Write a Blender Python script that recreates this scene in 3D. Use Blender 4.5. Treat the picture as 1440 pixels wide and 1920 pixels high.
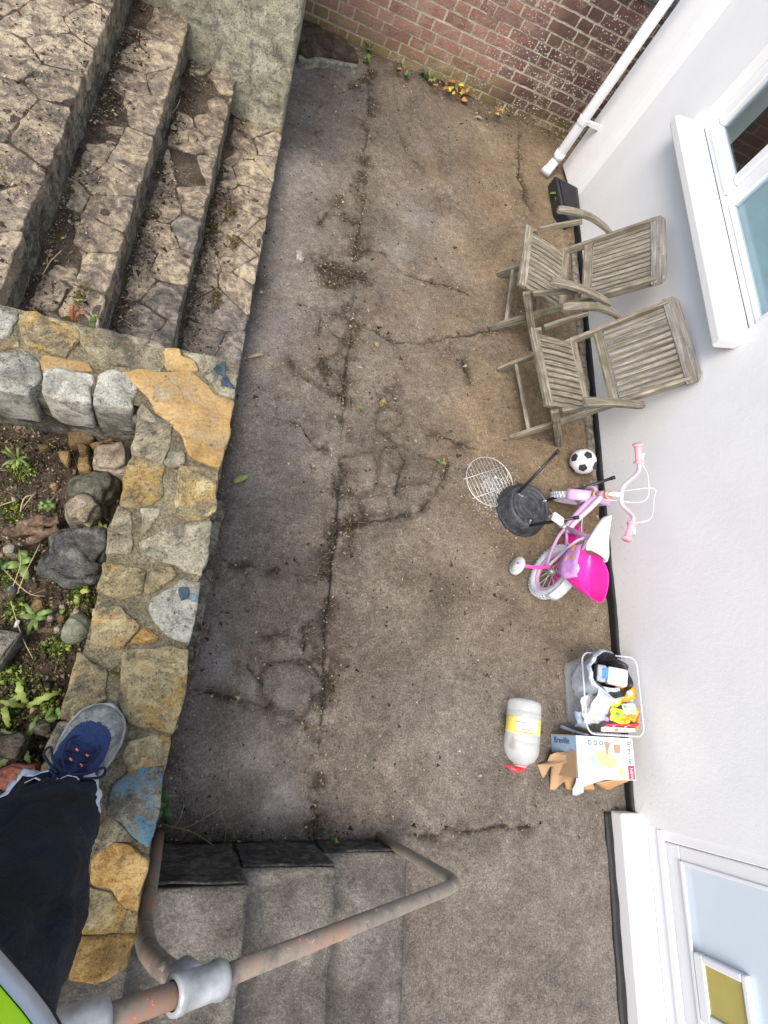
import bpy, math, random
import numpy as np
from mathutils import Vector, Matrix
random.seed(7); RNG = np.random.default_rng(7)
S = bpy.context.scene
for o in list(bpy.data.objects): bpy.data.objects.remove(o)
COL = S.collection
R_ = math.radians

# ------------------------------------------------------------------ camera, sky, sun, exposure
CAMH = 2.5
FOC = 1020.0                                   # focal length in photo pixels (photo 1440 x 1920)
def _n(v): v = np.array(v, float); return v / np.linalg.norm(v)
dn = _n((331 - 720, 1327 - 960, FOC)); dy_ = _n((885 - 720, -1700 - 960, FOC)); up_ = -dn
dx_ = np.cross(dy_, up_)
RM = np.array([dx_, dy_, up_])                 # world = RM @ (right, down, forward)
cam = bpy.data.cameras.new('camera'); camo = bpy.data.objects.new('camera', cam); COL.objects.link(camo)
cam.sensor_fit = 'VERTICAL'; cam.sensor_height = 36; cam.lens = FOC / 1920 * 36
cam.clip_start = 0.02; cam.clip_end = 400
r, d, f = RM[:, 0], RM[:, 1], RM[:, 2]
M = Matrix(((r[0], -d[0], -f[0], 0), (r[1], -d[1], -f[1], 0), (r[2], -d[2], -f[2], CAMH), (0, 0, 0, 1)))
camo.matrix_world = M
S.camera = camo
SUN_EL, SUN_AZ = R_(63), R_(226)               # azimuth measured from +Y clockwise (towards +X)
w = bpy.data.worlds.new('World'); S.world = w; w.use_nodes = True
nt = w.node_tree; bg = nt.nodes['Background']
sky = nt.nodes.new('ShaderNodeTexSky'); sky.sky_type = 'NISHITA'; sky.sun_disc = False
sky.sun_elevation = SUN_EL; sky.sun_rotation = SUN_AZ; sky.air_density = 1.2; sky.dust_density = 4.0; sky.ozone_density = 1.0
nt.links.new(sky.outputs[0], bg.inputs[0]); bg.inputs[1].default_value = 0.14
sl = bpy.data.lights.new('sun', 'SUN'); sl.energy = 1.5; sl.angle = R_(35); sl.color = (1, .955, .89)
so = bpy.data.objects.new('sun', sl); COL.objects.link(so)
sdir = Vector((math.sin(SUN_AZ) * math.cos(SUN_EL), math.cos(SUN_AZ) * math.cos(SUN_EL), math.sin(SUN_EL)))
so.rotation_euler = sdir.to_track_quat('Z', 'Y').to_euler(); so.location = sdir * 20
S.view_settings.view_transform = 'Standard'; S.view_settings.look = 'None'
S.view_settings.gamma = 1; S.view_settings.exposure = 0.95
S.view_settings.use_curve_mapping = False
S.render.engine = 'CYCLES'; S.cycles.max_bounces = 8; S.cycles.transparent_max_bounces = 12

# ------------------------------------------------------------------ measuring helpers (photo survey -> metres)
def ray(px, py): return RM @ np.array([px - 720., py - 960., FOC])
def P(px, py, z=0.):                            # the point of the horizontal plane z that the photo shows there
    q = ray(px, py); t = (z - CAMH) / q[2]; return np.array([0, 0, CAMH]) + t * q
def PX(px, py, X):
    q = ray(px, py); return np.array([0, 0, CAMH]) + X / q[0] * q
def PY(px, py, Y):
    q = ray(px, py); return np.array([0, 0, CAMH]) + Y / q[1] * q

# ------------------------------------------------------------------ noise
def _h(ix, iy, iz, s):
    n = (ix * 374761393 + iy * 668265263 + iz * 2147483647 + s * 974634777) & 0xffffffff
    n = ((n ^ (n >> 13)) * 1274126177) & 0xffffffff
    n = ((n ^ (n >> 16)) * 2246822519) & 0xffffffff
    return ((n ^ (n >> 15)) & 0xffffff) / float(0xffffff)
def vnoise(p, seed=0):
    p = np.asarray(p, float); i = np.floor(p).astype(np.int64); t = p - i; t = t * t * (3 - 2 * t)
    out = 0
    for a in (0, 1):
        for b in (0, 1):
            for c in (0, 1):
                wgt = (t[..., 0] if a else 1 - t[..., 0]) * (t[..., 1] if b else 1 - t[..., 1]) * (t[..., 2] if c else 1 - t[..., 2])
                out = out + wgt * _h(i[..., 0] + a, i[..., 1] + b, i[..., 2] + c, seed)
    return out * 2 - 1
def fbm(p, scale, octv=4, seed=0, gain=.5):
    p = np.asarray(p, float) * scale; a = 1.; s = 0; tot = 0
    for k in range(octv):
        s = s + a * vnoise(p + 17.3 * k, seed + k); tot += a; p = p * 2.03; a *= gain
    return s / tot
def xyz(x, y, z=0.): x = np.asarray(x, float); return np.stack([x, np.broadcast_to(y, x.shape), np.broadcast_to(z, x.shape)], -1)
def segdist(x, y, pts):
    d = np.full(np.shape(x), 1e9)
    for (ax, ay), (bx, by) in zip(pts[:-1], pts[1:]):
        vx, vy = bx - ax, by - ay; L = vx * vx + vy * vy + 1e-12
        t = np.clip(((x - ax) * vx + (y - ay) * vy) / L, 0, 1)
        d = np.minimum(d, np.hypot(x - ax - t * vx, y - ay - t * vy))
    return d
def inpoly(x, y, poly):
    ins = np.zeros(np.shape(x), bool); n = len(poly)
    for i in range(n):
        x1, y1 = poly[i]; x2, y2 = poly[(i + 1) % n]
        if abs(y2 - y1) < 1e-12: continue
        c = ((y1 > y) != (y2 > y)) & (x < (x2 - x1) * (y - y1) / (y2 - y1) + x1)
        ins ^= c
    return ins

# ------------------------------------------------------------------ objects
def tag(o, label=None, cat=None, group=None, kind=None):
    if label: o['label'] = label
    if cat: o['category'] = cat
    if group: o['group'] = group
    if kind: o['kind'] = kind
    return o
def thing(name, label=None, cat=None, loc=(0, 0, 0), rotz=0., group=None, kind=None):
    o = bpy.data.objects.new(name, None); COL.objects.link(o); o.empty_display_size = .05
    o.location = [float(c) for c in loc]; o.rotation_euler = (0, 0, rotz)
    o['_rz'] = rotz; del o['_rz']
    return tag(o, label, cat, group, kind)
def child(o, parent, world=True):
    o.parent = parent
    if world:
        m = Matrix.Identity(4); q = parent; chain = []
        while q is not None: chain.append(q); q = q.parent
        for q in reversed(chain): m = m @ q.matrix_parent_inverse @ q.matrix_basis
        o.matrix_parent_inverse = m.inverted()
    return o
def link(name, me, mats, parent=None, world=True, smooth=True, bevel=0, bseg=2):
    o = bpy.data.objects.new(name, me); COL.objects.link(o)
    for m in (mats if isinstance(mats, (list, tuple)) else [mats]): me.materials.append(m)
    if smooth: me.polygons.foreach_set('use_smooth', np.ones(len(me.polygons), bool))
    if parent is not None: child(o, parent, world)
    if bevel:
        b = o.modifiers.new('edge', 'BEVEL'); b.width = bevel; b.segments = bseg; b.limit_method = 'ANGLE'; b.angle_limit = R_(40)
        b.harden_normals = False
    return o
def fastmesh(name, V, F, attrs=None, mi=None):
    me = bpy.data.meshes.new(name); V = np.asarray(V, np.float32)
    if isinstance(F, np.ndarray):
        k = F.shape[1]; n = len(F)
        me.vertices.add(len(V)); me.vertices.foreach_set('co', V.ravel())
        me.loops.add(n * k); me.loops.foreach_set('vertex_index', F.astype(np.int32).ravel())
        me.polygons.add(n); me.polygons.foreach_set('loop_start', np.arange(0, n * k, k, dtype=np.int32))
        me.update(calc_edges=True); me.validate()
    else:
        me.from_pydata([tuple(map(float, v)) for v in V], [], F); me.update()
    if mi is not None: me.polygons.foreach_set('material_index', np.asarray(mi, np.int32))
    for k, a in (attrs or {}).items():
        a = np.asarray(a, np.float32)
        if a.ndim == 1:
            at = me.attributes.new(k, 'FLOAT', 'POINT'); at.data.foreach_set('value', a)
        else:
            at = me.attributes.new(k, 'FLOAT_VECTOR', 'POINT'); at.data.foreach_set('vector', a.ravel())
    return me
class MB:
    def __init__(s): s.v = []; s.f = []; s.m = []; s.g = []
    def add(s, V, F, mi=0, gr=None):
        o = len(s.v); s.v += [tuple(map(float, p)) for p in V]; s.f += [[i + o for i in q] for q in F]; s.m += [mi] * len(F)
        s.g += [tuple(map(float, p)) for p in (gr if gr is not None else V)]
        return s
    def box(s, lo, hi, mi=0):
        (x0, y0, z0), (x1, y1, z1) = lo, hi
        V = [(x0, y0, z0), (x1, y0, z0), (x1, y1, z0), (x0, y1, z0), (x0, y0, z1), (x1, y0, z1), (x1, y1, z1), (x0, y1, z1)]
        return s.add(V, [(0, 3, 2, 1), (4, 5, 6, 7), (0, 1, 5, 4), (1, 2, 6, 5), (2, 3, 7, 6), (3, 0, 4, 7)], mi)
    def board(s, a, b, wdt, thk, wdir, mi=0, n=1, sag=0.):
        """plank from a to b, wdt along wdir, thk across; grain along its length"""
        a, b, wd = np.array(a, float), np.array(b, float), np.array(wdir, float)
        ax = _n(b - a); wd = _n(wd - ax * np.dot(wd, ax)); td = np.cross(ax, wd); L = np.linalg.norm(b - a); V = []; G = []; sd = random.random() * 50
        for i in range(n + 1):
            t = i / n; c = a + (b - a) * t + td * sag * math.sin(math.pi * t)
            for u, v in ((-1, -1), (1, -1), (1, 1), (-1, 1)):
                V.append(c + wd * u * wdt / 2 + td * v * thk / 2); G.append((t * L + sd, u * wdt / 2, v * thk / 2))
        F = [(0, 3, 2, 1), tuple(4 * n + k for k in range(4))]
        for i in range(n):
            for k in range(4): F.append((4 * i + k, 4 * i + (k + 1) % 4, 4 * i + 4 + (k + 1) % 4, 4 * i + 4 + k))
        return s.add(V, F, mi, G)
    def tube(s, pts, rad, seg=12, mi=0, cap=True, flat=None):
        pts = [np.array(p, float) for p in pts]; n = len(pts); V = []; prev = None
        for i, p in enumerate(pts):
            t = _n(pts[min(i + 1, n - 1)] - pts[max(i - 1, 0)])
            if prev is None:
                u = np.cross(t, (0, 0, 1.)); u = np.cross(t, (1., 0, 0)) if np.linalg.norm(u) < .05 else u
            else: u = prev - t * np.dot(prev, t)
            u = _n(u); v = np.cross(t, u); prev = u; rr = rad[i] if hasattr(rad, '__len__') else rad
            for k in range(seg):
                a = 2 * math.pi * k / seg; V.append(p + rr * (math.cos(a) * u + math.sin(a) * v * (flat or 1)))
        F = []
        for i in range(n - 1):
            for k in range(seg): F.append((i * seg + k, i * seg + (k + 1) % seg, (i + 1) * seg + (k + 1) % seg, (i + 1) * seg + k))
        if cap: F.append(tuple(reversed(range(seg)))); F.append(tuple((n - 1) * seg + k for k in range(seg)))
        return s.add(V, F, mi)
    def lathe(s, prof, o=(0, 0, 0), ax=(0, 0, 1), seg=32, mi=0, closed=False):
        ax = _n(ax); u = np.cross(ax, (1., 0, 0)); u = np.cross(ax, (0, 1., 0)) if np.linalg.norm(u) < .1 else u
        u = _n(u); v = np.cross(ax, u); o = np.array(o, float); V = []
        for rr, h in prof:
            for k in range(seg):
                a = 2 * math.pi * k / seg; V.append(o + ax * h + max(rr, 1e-5) * (math.cos(a) * u + math.sin(a) * v))
        F = []; n = len(prof)
        for i in range(n if closed else n - 1):
            j = (i + 1) % n
            for k in range(seg): F.append((i * seg + k, i * seg + (k + 1) % seg, j * seg + (k + 1) % seg, j * seg + k))
        return s.add(V, F, mi)
    def prism(s, poly, z0, z1, mi=0):
        n = len(poly); V = [(p[0], p[1], z0) for p in poly] + [(p[0], p[1], z1) for p in poly]
        F = [tuple(reversed(range(n))), tuple(range(n, 2 * n))] + [(i, (i + 1) % n, n + (i + 1) % n, n + i) for i in range(n)]
        return s.add(V, F, mi)
    def sheet(s, rows, thick=0., mi=0):
        """rows of points -> surface, thickened along normals"""
        A = np.array(rows, float); a, b = A.shape[:2]
        du = np.gradient(A, axis=0); dv = np.gradient(A, axis=1); N = np.cross(du, dv); N /= np.linalg.norm(N, axis=-1, keepdims=True) + 1e-12
        V = list(A.reshape(-1, 3)); F = []
        for i in range(a - 1):
            for j in range(b - 1): F.append((i * b + j, (i + 1) * b + j, (i + 1) * b + j + 1, i * b + j + 1))
        if thick:
            o = len(V); V += list((A - N * thick).reshape(-1, 3)); F += [tuple(o + k for k in reversed(q)) for q in F]
            rim = [i * b for i in range(a)] + [(a - 1) * b + j for j in range(1, b)] + [i * b + b - 1 for i in range(a - 2, -1, -1)] + [j for j in range(b - 2, 0, -1)]
            for i in range(len(rim)): p, q = rim[i], rim[(i + 1) % len(rim)]; F.append((q, p, p + o, q + o))
        return s.add(V, F, mi)
    def build(s, name, mats, parent=None, world=True, smooth=False, bevel=0, bseg=2, grain=False):
        me = fastmesh(name, s.v, s.f, {'gr': np.array(s.g)} if grain else None, s.m)
        return link(name, me, mats, parent, world, smooth, bevel, bseg)
def copytree(o, parent=None):
    c = o.copy(); COL.objects.link(c); c.parent = parent
    if parent is not None: c.matrix_parent_inverse = o.matrix_parent_inverse.copy()
    for ch in list(o.children): copytree(ch, c)
    return c
def arc(c, r0, a0, a1, n, u, v): return [np.array(c) + r0 * (math.cos(a0 + (a1 - a0) * i / n) * np.array(u) + math.sin(a0 + (a1 - a0) * i / n) * np.array(v)) for i in range(n + 1)]
def smoothpath(pts, k=6):
    pts = [np.array(p, float) for p in pts]; out = []
    for i in range(len(pts) - 1):
        p0, p1, p2, p3 = pts[max(i - 1, 0)], pts[i], pts[i + 1], pts[min(i + 2, len(pts) - 1)]
        for j in range(k):
            t = j / k; out.append(.5 * ((2 * p1) + (-p0 + p2) * t + (2 * p0 - 5 * p1 + 4 * p2 - p3) * t * t + (-p0 + 3 * p1 - 3 * p2 + p3) * t ** 3))
    return out + [pts[-1]]

def grid(name, x0, x1, y0, y1, res, zf, mat, parent=None, attrf=None):
    nx, ny = max(2, int((x1 - x0) / res)), max(2, int((y1 - y0) / res))
    X, Y = np.meshgrid(np.linspace(x0, x1, nx), np.linspace(y0, y1, ny)); Z = zf(X, Y)
    V = np.stack([X, Y, Z], -1).reshape(-1, 3); i = np.arange(nx * ny).reshape(ny, nx)
    F = np.stack([i[:-1, :-1], i[:-1, 1:], i[1:, 1:], i[1:, :-1]], -1).reshape(-1, 4)
    at = {k: v.ravel() for k, v in attrf(X, Y).items()} if attrf else None
    return link(name, fastmesh(name, V, F, at), mat, parent)
def rough_box(name, lo, hi, res, amp, scale, mat, parent=None, seed=0, octv=4, shape=None, faces='xXyYZ'):
    lo, hi = np.array(lo, float), np.array(hi, float); n = np.maximum(1, np.ceil((hi - lo) / res).astype(int)); V = []; F = []; off = 0
    for fc in faces:
        ax = 'xyz'.index(fc.lower()); side = fc.isupper(); b, c = [(1, 2), (2, 0), (0, 1)][ax]
        B, C = np.meshgrid(np.linspace(lo[b], hi[b], n[b] + 1), np.linspace(lo[c], hi[c], n[c] + 1), indexing='ij')
        q = np.zeros(B.shape + (3,)); q[..., ax] = hi[ax] if side else lo[ax]; q[..., b] = B; q[..., c] = C
        i = np.arange(B.size).reshape(B.shape); f4 = np.stack([i[:-1, :-1], i[1:, :-1], i[1:, 1:], i[:-1, 1:]], -1).reshape(-1, 4)
        if not side: f4 = f4[:, ::-1]
        V.append(q.reshape(-1, 3)); F.append(f4 + off); off += B.size
    V = np.concatenate(V); F = np.concatenate(F)
    _, idx, inv = np.unique(np.round(V, 5), axis=0, return_index=True, return_inverse=True); V = V[idx]; F = inv.reshape(-1)[F]
    D = np.stack([fbm(V + 31.7 * k, scale, octv, seed + 7 * k) for k in range(3)], -1) * amp
    V = V + D
    if shape: V = shape(V)
    return link(name, fastmesh(name, V, F), mat, parent)
def resample(poly, step):
    pts = [np.array(p[:2], float) for p in poly]; out = []
    for a, b in zip(pts, pts[1:] + pts[:1]):
        L = np.linalg.norm(b - a); k = max(1, int(L / step)); out += [a + (b - a) * i / k for i in range(k)]
    return out
def chaikin(poly, k=1):
    p = [np.array(q[:2], float) for q in poly]
    for _ in range(k): p = [w_ for a, b in zip(p, p[1:] + p[:1]) for w_ in (a * .93 + b * .07, a * .07 + b * .93)]
    return p
def stone(name, poly, ztop, thick, mat, parent=None, rough=.004, dome=.003, seed=0, edge=.007, step=.014, tilt=(0, 0), jit=.004, rings=(.82, .62, .42, .2), nscale=18, world=True):
    b = np.array(resample(chaikin(poly), step)); c = b.mean(0)
    j = fbm(xyz(b[:, 0], b[:, 1]), 30, 3, seed) * jit; dirs = b - c; L = np.linalg.norm(dirs, axis=1, keepdims=True); b = b + dirs / L * j[:, None]
    dirs = b - c; L = np.linalg.norm(dirs, axis=1, keepdims=True); n = len(b); V = []
    def ring(s, z): V.append(np.concatenate([c + dirs * s, np.full((n, 1), z)], 1))
    ring(1 - 0 * L, ztop - thick); ring(1 - 0 * L, ztop - edge * 1.3); ring(1 - edge * .35 / L, ztop - edge * .45); ring(1 - edge * 1.3 / L, ztop)
    for s in rings: ring(np.full_like(L, s * .96), ztop + dome * (1 - s * s))
    V.append(np.array([[c[0], c[1], ztop + dome]])); V = np.concatenate(V)
    q = fbm(V, nscale, 4, seed + 3); top = V[:, 2] > ztop - thick + 1e-6
    V[:, 2] += np.where(top, q * rough, 0) + tilt[0] * (V[:, 0] - c[0]) + tilt[1] * (V[:, 1] - c[1])
    V[:, :2] += np.stack([fbm(V + 9, nscale * 1.5, 3, seed + 5), fbm(V + 19, nscale * 1.5, 3, seed + 6)], -1) * rough * .8
    F = []; m = 4 + len(rings)
    for i in range(m - 1):
        for k in range(n): F.append((i * n + k, i * n + (k + 1) % n, (i + 1) * n + (k + 1) % n, (i + 1) * n + k))
    for k in range(n): F.append(((m - 1) * n + k, (m - 1) * n + (k + 1) % n, m * n))
    return link(name, fastmesh(name, V, F), mat, parent, world)

# ------------------------------------------------------------------ materials
def lin(r, g, b):
    f_ = lambda c: (c / 255 / 12.92) if c <= 10.3 else ((c / 255 + .055) / 1.055) ** 2.4
    return (f_(r), f_(g), f_(b), 1)
class N:
    def __init__(s, name, rough=.8, spec=.3):
        s.m = bpy.data.materials.new(name); s.m.use_nodes = True; s.t = s.m.node_tree; s.b = s.t.nodes['Principled BSDF']
        s.b.inputs['Roughness'].default_value = rough; s.b.inputs['Specular IOR Level'].default_value = spec
        s.co = s.node('ShaderNodeTexCoord').outputs['Object']
    def node(s, t, **k):
        n = s.t.nodes.new(t)
        for a, v in k.items(): setattr(n, a, v)
        return n
    def set(s, sock, v):
        if isinstance(v, bpy.types.NodeSocket): s.t.links.new(v, sock)
        elif isinstance(v, (tuple, list)) and len(v) == 3 and sock.type == 'RGBA': sock.default_value = (*v, 1)
        else: sock.default_value = v
    def noise(s, scale, detail=5, rough=.6, vec=None, dist=0., out=0):
        n = s.node('ShaderNodeTexNoise'); s.set(n.inputs['Vector'], vec or s.co); n.inputs['Scale'].default_value = scale
        n.inputs['Detail'].default_value = detail; n.inputs['Roughness'].default_value = rough; n.inputs['Distortion'].default_value = dist
        return n.outputs[out]
    def vor(s, scale, feature='F1', vec=None, out=0, rnd=1.):
        n = s.node('ShaderNodeTexVoronoi', feature=feature); s.set(n.inputs['Vector'], vec or s.co); n.inputs['Scale'].default_value = scale
        n.inputs['Randomness'].default_value = rnd; return n.outputs[out]
    def rng(s, v, a, b, c=0., d=1.):
        n = s.node('ShaderNodeMapRange'); s.set(n.inputs[0], v); n.inputs[1].default_value = a; n.inputs[2].default_value = b
        n.inputs[3].default_value = c; n.inputs[4].default_value = d; return n.outputs[0]
    def math(s, op, a, b=0.):
        n = s.node('ShaderNodeMath', operation=op); s.set(n.inputs[0], a); s.set(n.inputs[1], b); return n.outputs[0]
    def mix(s, fac, a, b, mode='MIX'):
        n = s.node('ShaderNodeMix', data_type='RGBA', blend_type=mode); s.set(n.inputs[0], fac); s.set(n.inputs[6], a); s.set(n.inputs[7], b); return n.outputs[2]
    def ramp(s, v, stops):
        n = s.node('ShaderNodeValToRGB'); s.set(n.inputs[0], v); e = n.color_ramp.elements
        e[0].position, e[0].color = stops[0]; e[1].position, e[1].color = stops[-1]
        for p, c in stops[1:-1]: q = e.new(p); q.color = c
        return n.outputs[0]
    def attr(s, name, out='Fac', kind='GEOMETRY'):
        n = s.node('ShaderNodeAttribute', attribute_type=kind, attribute_name=name); return n.outputs[out]
    def rand(s): return s.node('ShaderNodeObjectInfo').outputs['Random']
    def vmul(s, v, k):
        n = s.node('ShaderNodeVectorMath', operation='MULTIPLY'); s.set(n.inputs[0], v); n.inputs[1].default_value = k; return n.outputs[0]
    def vadd(s, v, k):
        n = s.node('ShaderNodeVectorMath', operation='ADD'); s.set(n.inputs[0], v); s.set(n.inputs[1], k); return n.outputs[0]
    def hsv(s, c, h=.5, sat=1., v=1.):
        n = s.node('ShaderNodeHueSaturation'); s.set(n.inputs['Color'], c); s.set(n.inputs['Hue'], h); s.set(n.inputs['Saturation'], sat); s.set(n.inputs['Value'], v); return n.outputs[0]
    def sep(s, v):
        n = s.node('ShaderNodeSeparateXYZ'); s.set(n.inputs[0], v); return n.outputs
    def bump(s, h, strength=.5, dist=.01, nrm=None):
        n = s.node('ShaderNodeBump'); n.inputs['Strength'].default_value = strength; n.inputs['Distance'].default_value = dist; s.set(n.inputs['Height'], h)
        if nrm is not None: s.set(n.inputs['Normal'], nrm)
        return n.outputs[0]
    def done(s, col=None, bump=None, rough=None, **k):
        if col is not None: s.set(s.b.inputs['Base Color'], col)
        if bump is not None: s.set(s.b.inputs['Normal'], bump)
        if rough is not None: s.set(s.b.inputs['Roughness'], rough)
        for a, v in k.items(): s.set(s.b.inputs[a.replace('_', ' ')], v)
        return s.m
def G(v): return (v, v, v, 1)

def m_plain(name, col, rough=.5, spec=.4, var=.12, bumpk=0., scale=40, **k):
    n = N(name, rough, spec); c = n.mix(n.rng(n.noise(scale, 4), .3, .7), tuple(x * (1 - var) for x in col[:3]) + (1,), tuple(min(1, x * (1 + var)) for x in col[:3]) + (1,))
    return n.done(c, n.bump(n.noise(scale * 3, 4), bumpk, .004) if bumpk else None, **k)

def m_stone(name, dark, mid, light, lichen=(0, 0, 0, 1), lich=0., ochre=None, och=0., scale=7., seed=0., bk=.6, speck=.35, grit=1.):
    n = N(name, .88, .3); rnd = n.rand(); co = n.vadd(n.co, (seed, seed * 2, 0))
    a = n.noise(scale, 8, .68, co, .8); b = n.noise(scale * 6, 7, .75, co, .3); g = n.noise(scale * 34, 4, .75, co); h2 = n.noise(scale * 2.2, 6, .7, n.vadd(co, (7, 3, 1)), 1.2)
    v = n.math('ADD', n.math('MULTIPLY', a, .5), n.math('ADD', n.math('MULTIPLY', b, .27), n.math('MULTIPLY', g, .23)))
    c = n.ramp(v, [(.41, dark), (.5, mid), (.585, light)])
    if ochre is not None:
        o = n.rng(n.noise(scale * 1.3, 8, .72, n.vadd(co, (3, 8, 1)), 1.), .60 - och * .3, .66 - och * .3, 0, .9)
        c = n.mix(o, c, n.mix(n.rng(g, .3, .7), tuple(x * .7 for x in ochre[:3]) + (1,), tuple(x * 1.25 for x in ochre[:3]) + (1,)))
    # pale bloom and grey weathering in blotches with ragged edges
    c = n.mix(n.rng(h2, .53, .62, 0, .7), c, n.mix(n.rng(g, .35, .65), tuple(x * .9 for x in light[:3]) + (1,), tuple(min(.8, x * 1.35) for x in light[:3]) + (1,)))
    c = n.mix(n.rng(h2, .47, .38, 0, .7), c, n.mix(n.rng(g, .35, .65), tuple(x * .45 for x in lichen[:3]) + (1,), tuple(x * 1.9 + .02 for x in lichen[:3]) + (1,)))
    if lich:
        o = n.rng(n.noise(scale * 5, 8, .8, n.vadd(co, (11, 2, 5))), .66 - lich * .2, .76 - lich * .2, 0, .85)
        c = n.mix(o, c, lichen)
    sp = n.rng(n.vor(scale * 38, vec=co), .05, .24, 1, 0); spm = n.math('MULTIPLY', sp, n.rng(b, .46, .6)); c = n.mix(n.math('MULTIPLY', spm, speck * 1.3), c, (.62, .6, .52, 1))
    pit = n.rng(n.noise(scale * 24, 5, .75, n.vadd(co, (1, 1, 6))), .32, .42, 1, 0); c = n.mix(n.math('MULTIPLY', pit, .75), c, (.03, .028, .022, 1))
    c = n.hsv(c, .5, .92, n.rng(rnd, 0, 1, .85, 1.15))
    h = n.math('ADD', n.math('MULTIPLY', b, .8), n.math('ADD', n.math('MULTIPLY', g, .55), n.math('MULTIPLY', pit, -.45)))
    return n.done(c, n.bump(h, min(1., bk * 1.35), .016))

STONE_TAN = m_stone('stone_tan', lin(92, 84, 72), lin(142, 130, 108), lin(186, 172, 138), lin(58, 56, 50), .45)
STONE_PALE = m_stone('stone_pale', lin(114, 106, 86), lin(152, 144, 118), lin(188, 180, 152), lin(70, 68, 58), .45, seed=3.)
STONE_OCH = m_stone('stone_ochre', lin(100, 90, 66), lin(148, 133, 94), lin(186, 171, 124), lin(66, 62, 54), .55, lin(172, 138, 66), .34, seed=5.)
STONE_MIX = m_stone('stone_grey_ochre', lin(88, 82, 66), lin(132, 122, 96), lin(172, 161, 130), lin(56, 54, 46), .6, lin(158, 134, 78), .16, seed=8.)
STONE_ORANGE = m_stone('stone_orange', lin(140, 100, 38), lin(178, 136, 60), lin(202, 168, 100), lin(96, 80, 48), .2, seed=9., speck=.2)
STONE_GREY = m_stone('stone_grey', lin(84, 81, 70), lin(124, 118, 102), lin(162, 156, 138), lin(44, 44, 40), .5, seed=11.)
STONE_WHITE = m_stone('stone_white', lin(118, 116, 103), lin(160, 157, 142), lin(196, 193, 176), lin(80, 78, 68), .5, seed=13.)
STONE_DARK = m_stone('stone_dark', lin(58, 58, 55), lin(92, 91, 86), lin(132, 130, 120), lin(40, 40, 36), .4, seed=15.)
TREAD = m_stone('tread_stone', lin(86, 76, 66), lin(134, 120, 103), lin(186, 170, 138), lin(62, 58, 52), .5, lin(172, 154, 112), .05, seed=17., bk=.5)
TREAD_D = m_stone('tread_stone_damp', lin(70, 66, 63), lin(106, 99, 92), lin(150, 139, 122), lin(50, 48, 46), .5, seed=19., bk=.5)
RISER = m_stone('riser_stone', lin(82, 79, 68), lin(130, 125, 108), lin(180, 174, 150), lin(38, 38, 32), .6, seed=21., scale=10, bk=1.)
ROCKFACE = m_stone('render_face', lin(136, 130, 108), lin(176, 169, 142), lin(208, 202, 174), lin(96, 96, 92), .6, lin(176, 158, 100), .06, seed=23., scale=5, bk=.9)
def painted(base, name, cols, thr, scale):
    m = base.copy(); m.name = name; t = m.node_tree; b = t.nodes['Principled BSDF']; src = b.inputs['Base Color'].links[0].from_socket; prev = src; co = t.nodes.new('ShaderNodeTexCoord').outputs['Object']
    for k, c in enumerate(cols):
        nz = t.nodes.new('ShaderNodeTexNoise'); nz.inputs['Scale'].default_value = scale * (1 + k); nz.inputs['Detail'].default_value = 8; nz.inputs['Roughness'].default_value = .78; nz.inputs['Distortion'].default_value = .6
        of = t.nodes.new('ShaderNodeVectorMath'); of.inputs[1].default_value = (3.1 * k + 1, 2.7 * k, 5 + k); t.links.new(co, of.inputs[0]); t.links.new(of.outputs[0], nz.inputs['Vector'])
        mr = t.nodes.new('ShaderNodeMapRange'); mr.inputs[1].default_value = thr + .06 * k; mr.inputs[2].default_value = thr + .05 + .06 * k; mr.inputs[4].default_value = .85; t.links.new(nz.outputs[0], mr.inputs[0])
        mx = t.nodes.new('ShaderNodeMix'); mx.data_type = 'RGBA'; t.links.new(mr.outputs[0], mx.inputs[0]); t.links.new(prev, mx.inputs[6]); mx.inputs[7].default_value = c; prev = mx.outputs[2]
    t.links.new(prev, b.inputs['Base Color']); return m
STONE_PAINT = painted(STONE_GREY, 'blue_splashed_stone', [lin(92, 140, 158), lin(60, 110, 150), lin(196, 84, 70)], .53, 13)
def ochre_patch():
    n = N('ochre_render', .9, .2); a = n.noise(9, 6, .6, None, .5); b = n.noise(60, 5, .7)
    c = n.ramp(a, [(.3, lin(128, 98, 50)), (.5, lin(158, 126, 68)), (.72, lin(180, 150, 92))])
    c = n.mix(n.rng(n.noise(14, 6, .75, n.vadd(n.co, (4, 1, 2))), .62, .74), c, lin(112, 104, 86))
    c = n.mix(n.rng(n.noise(3.5, 7, .7, n.vadd(n.co, (8, 1, 2)), 1.), .5, .66, 0, .5), c, lin(150, 138, 108)); c = n.mix(n.rng(n.noise(7, 8, .78, n.vadd(n.co, (2, 6, 2)), 1.2), .54, .60, 0, .7), c, n.mix(n.rng(b, .35, .65), lin(96, 90, 76), lin(158, 150, 128))); c = n.mix(n.rng(n.vor(11, 'DISTANCE_TO_EDGE', n.vadd(n.co, n.vmul(n.noise(18, 4, .7, None, 0, 1), (.05, .05, .05)))), .0, .012, .65, 0), c, lin(84, 66, 38)); c = n.hsv(c, .5, .9, n.rng(n.noise(130, 4, .75), .3, .7, .68, 1.25)); c = n.mix(n.rng(b, .3, .4, .6, 0), c, (.06, .045, .02, 1))
    return n.done(c, n.bump(n.math('ADD', n.math('MULTIPLY', a, .6), n.math('MULTIPLY', b, .4)), .5, .008))
OCHRE = ochre_patch()
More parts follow.
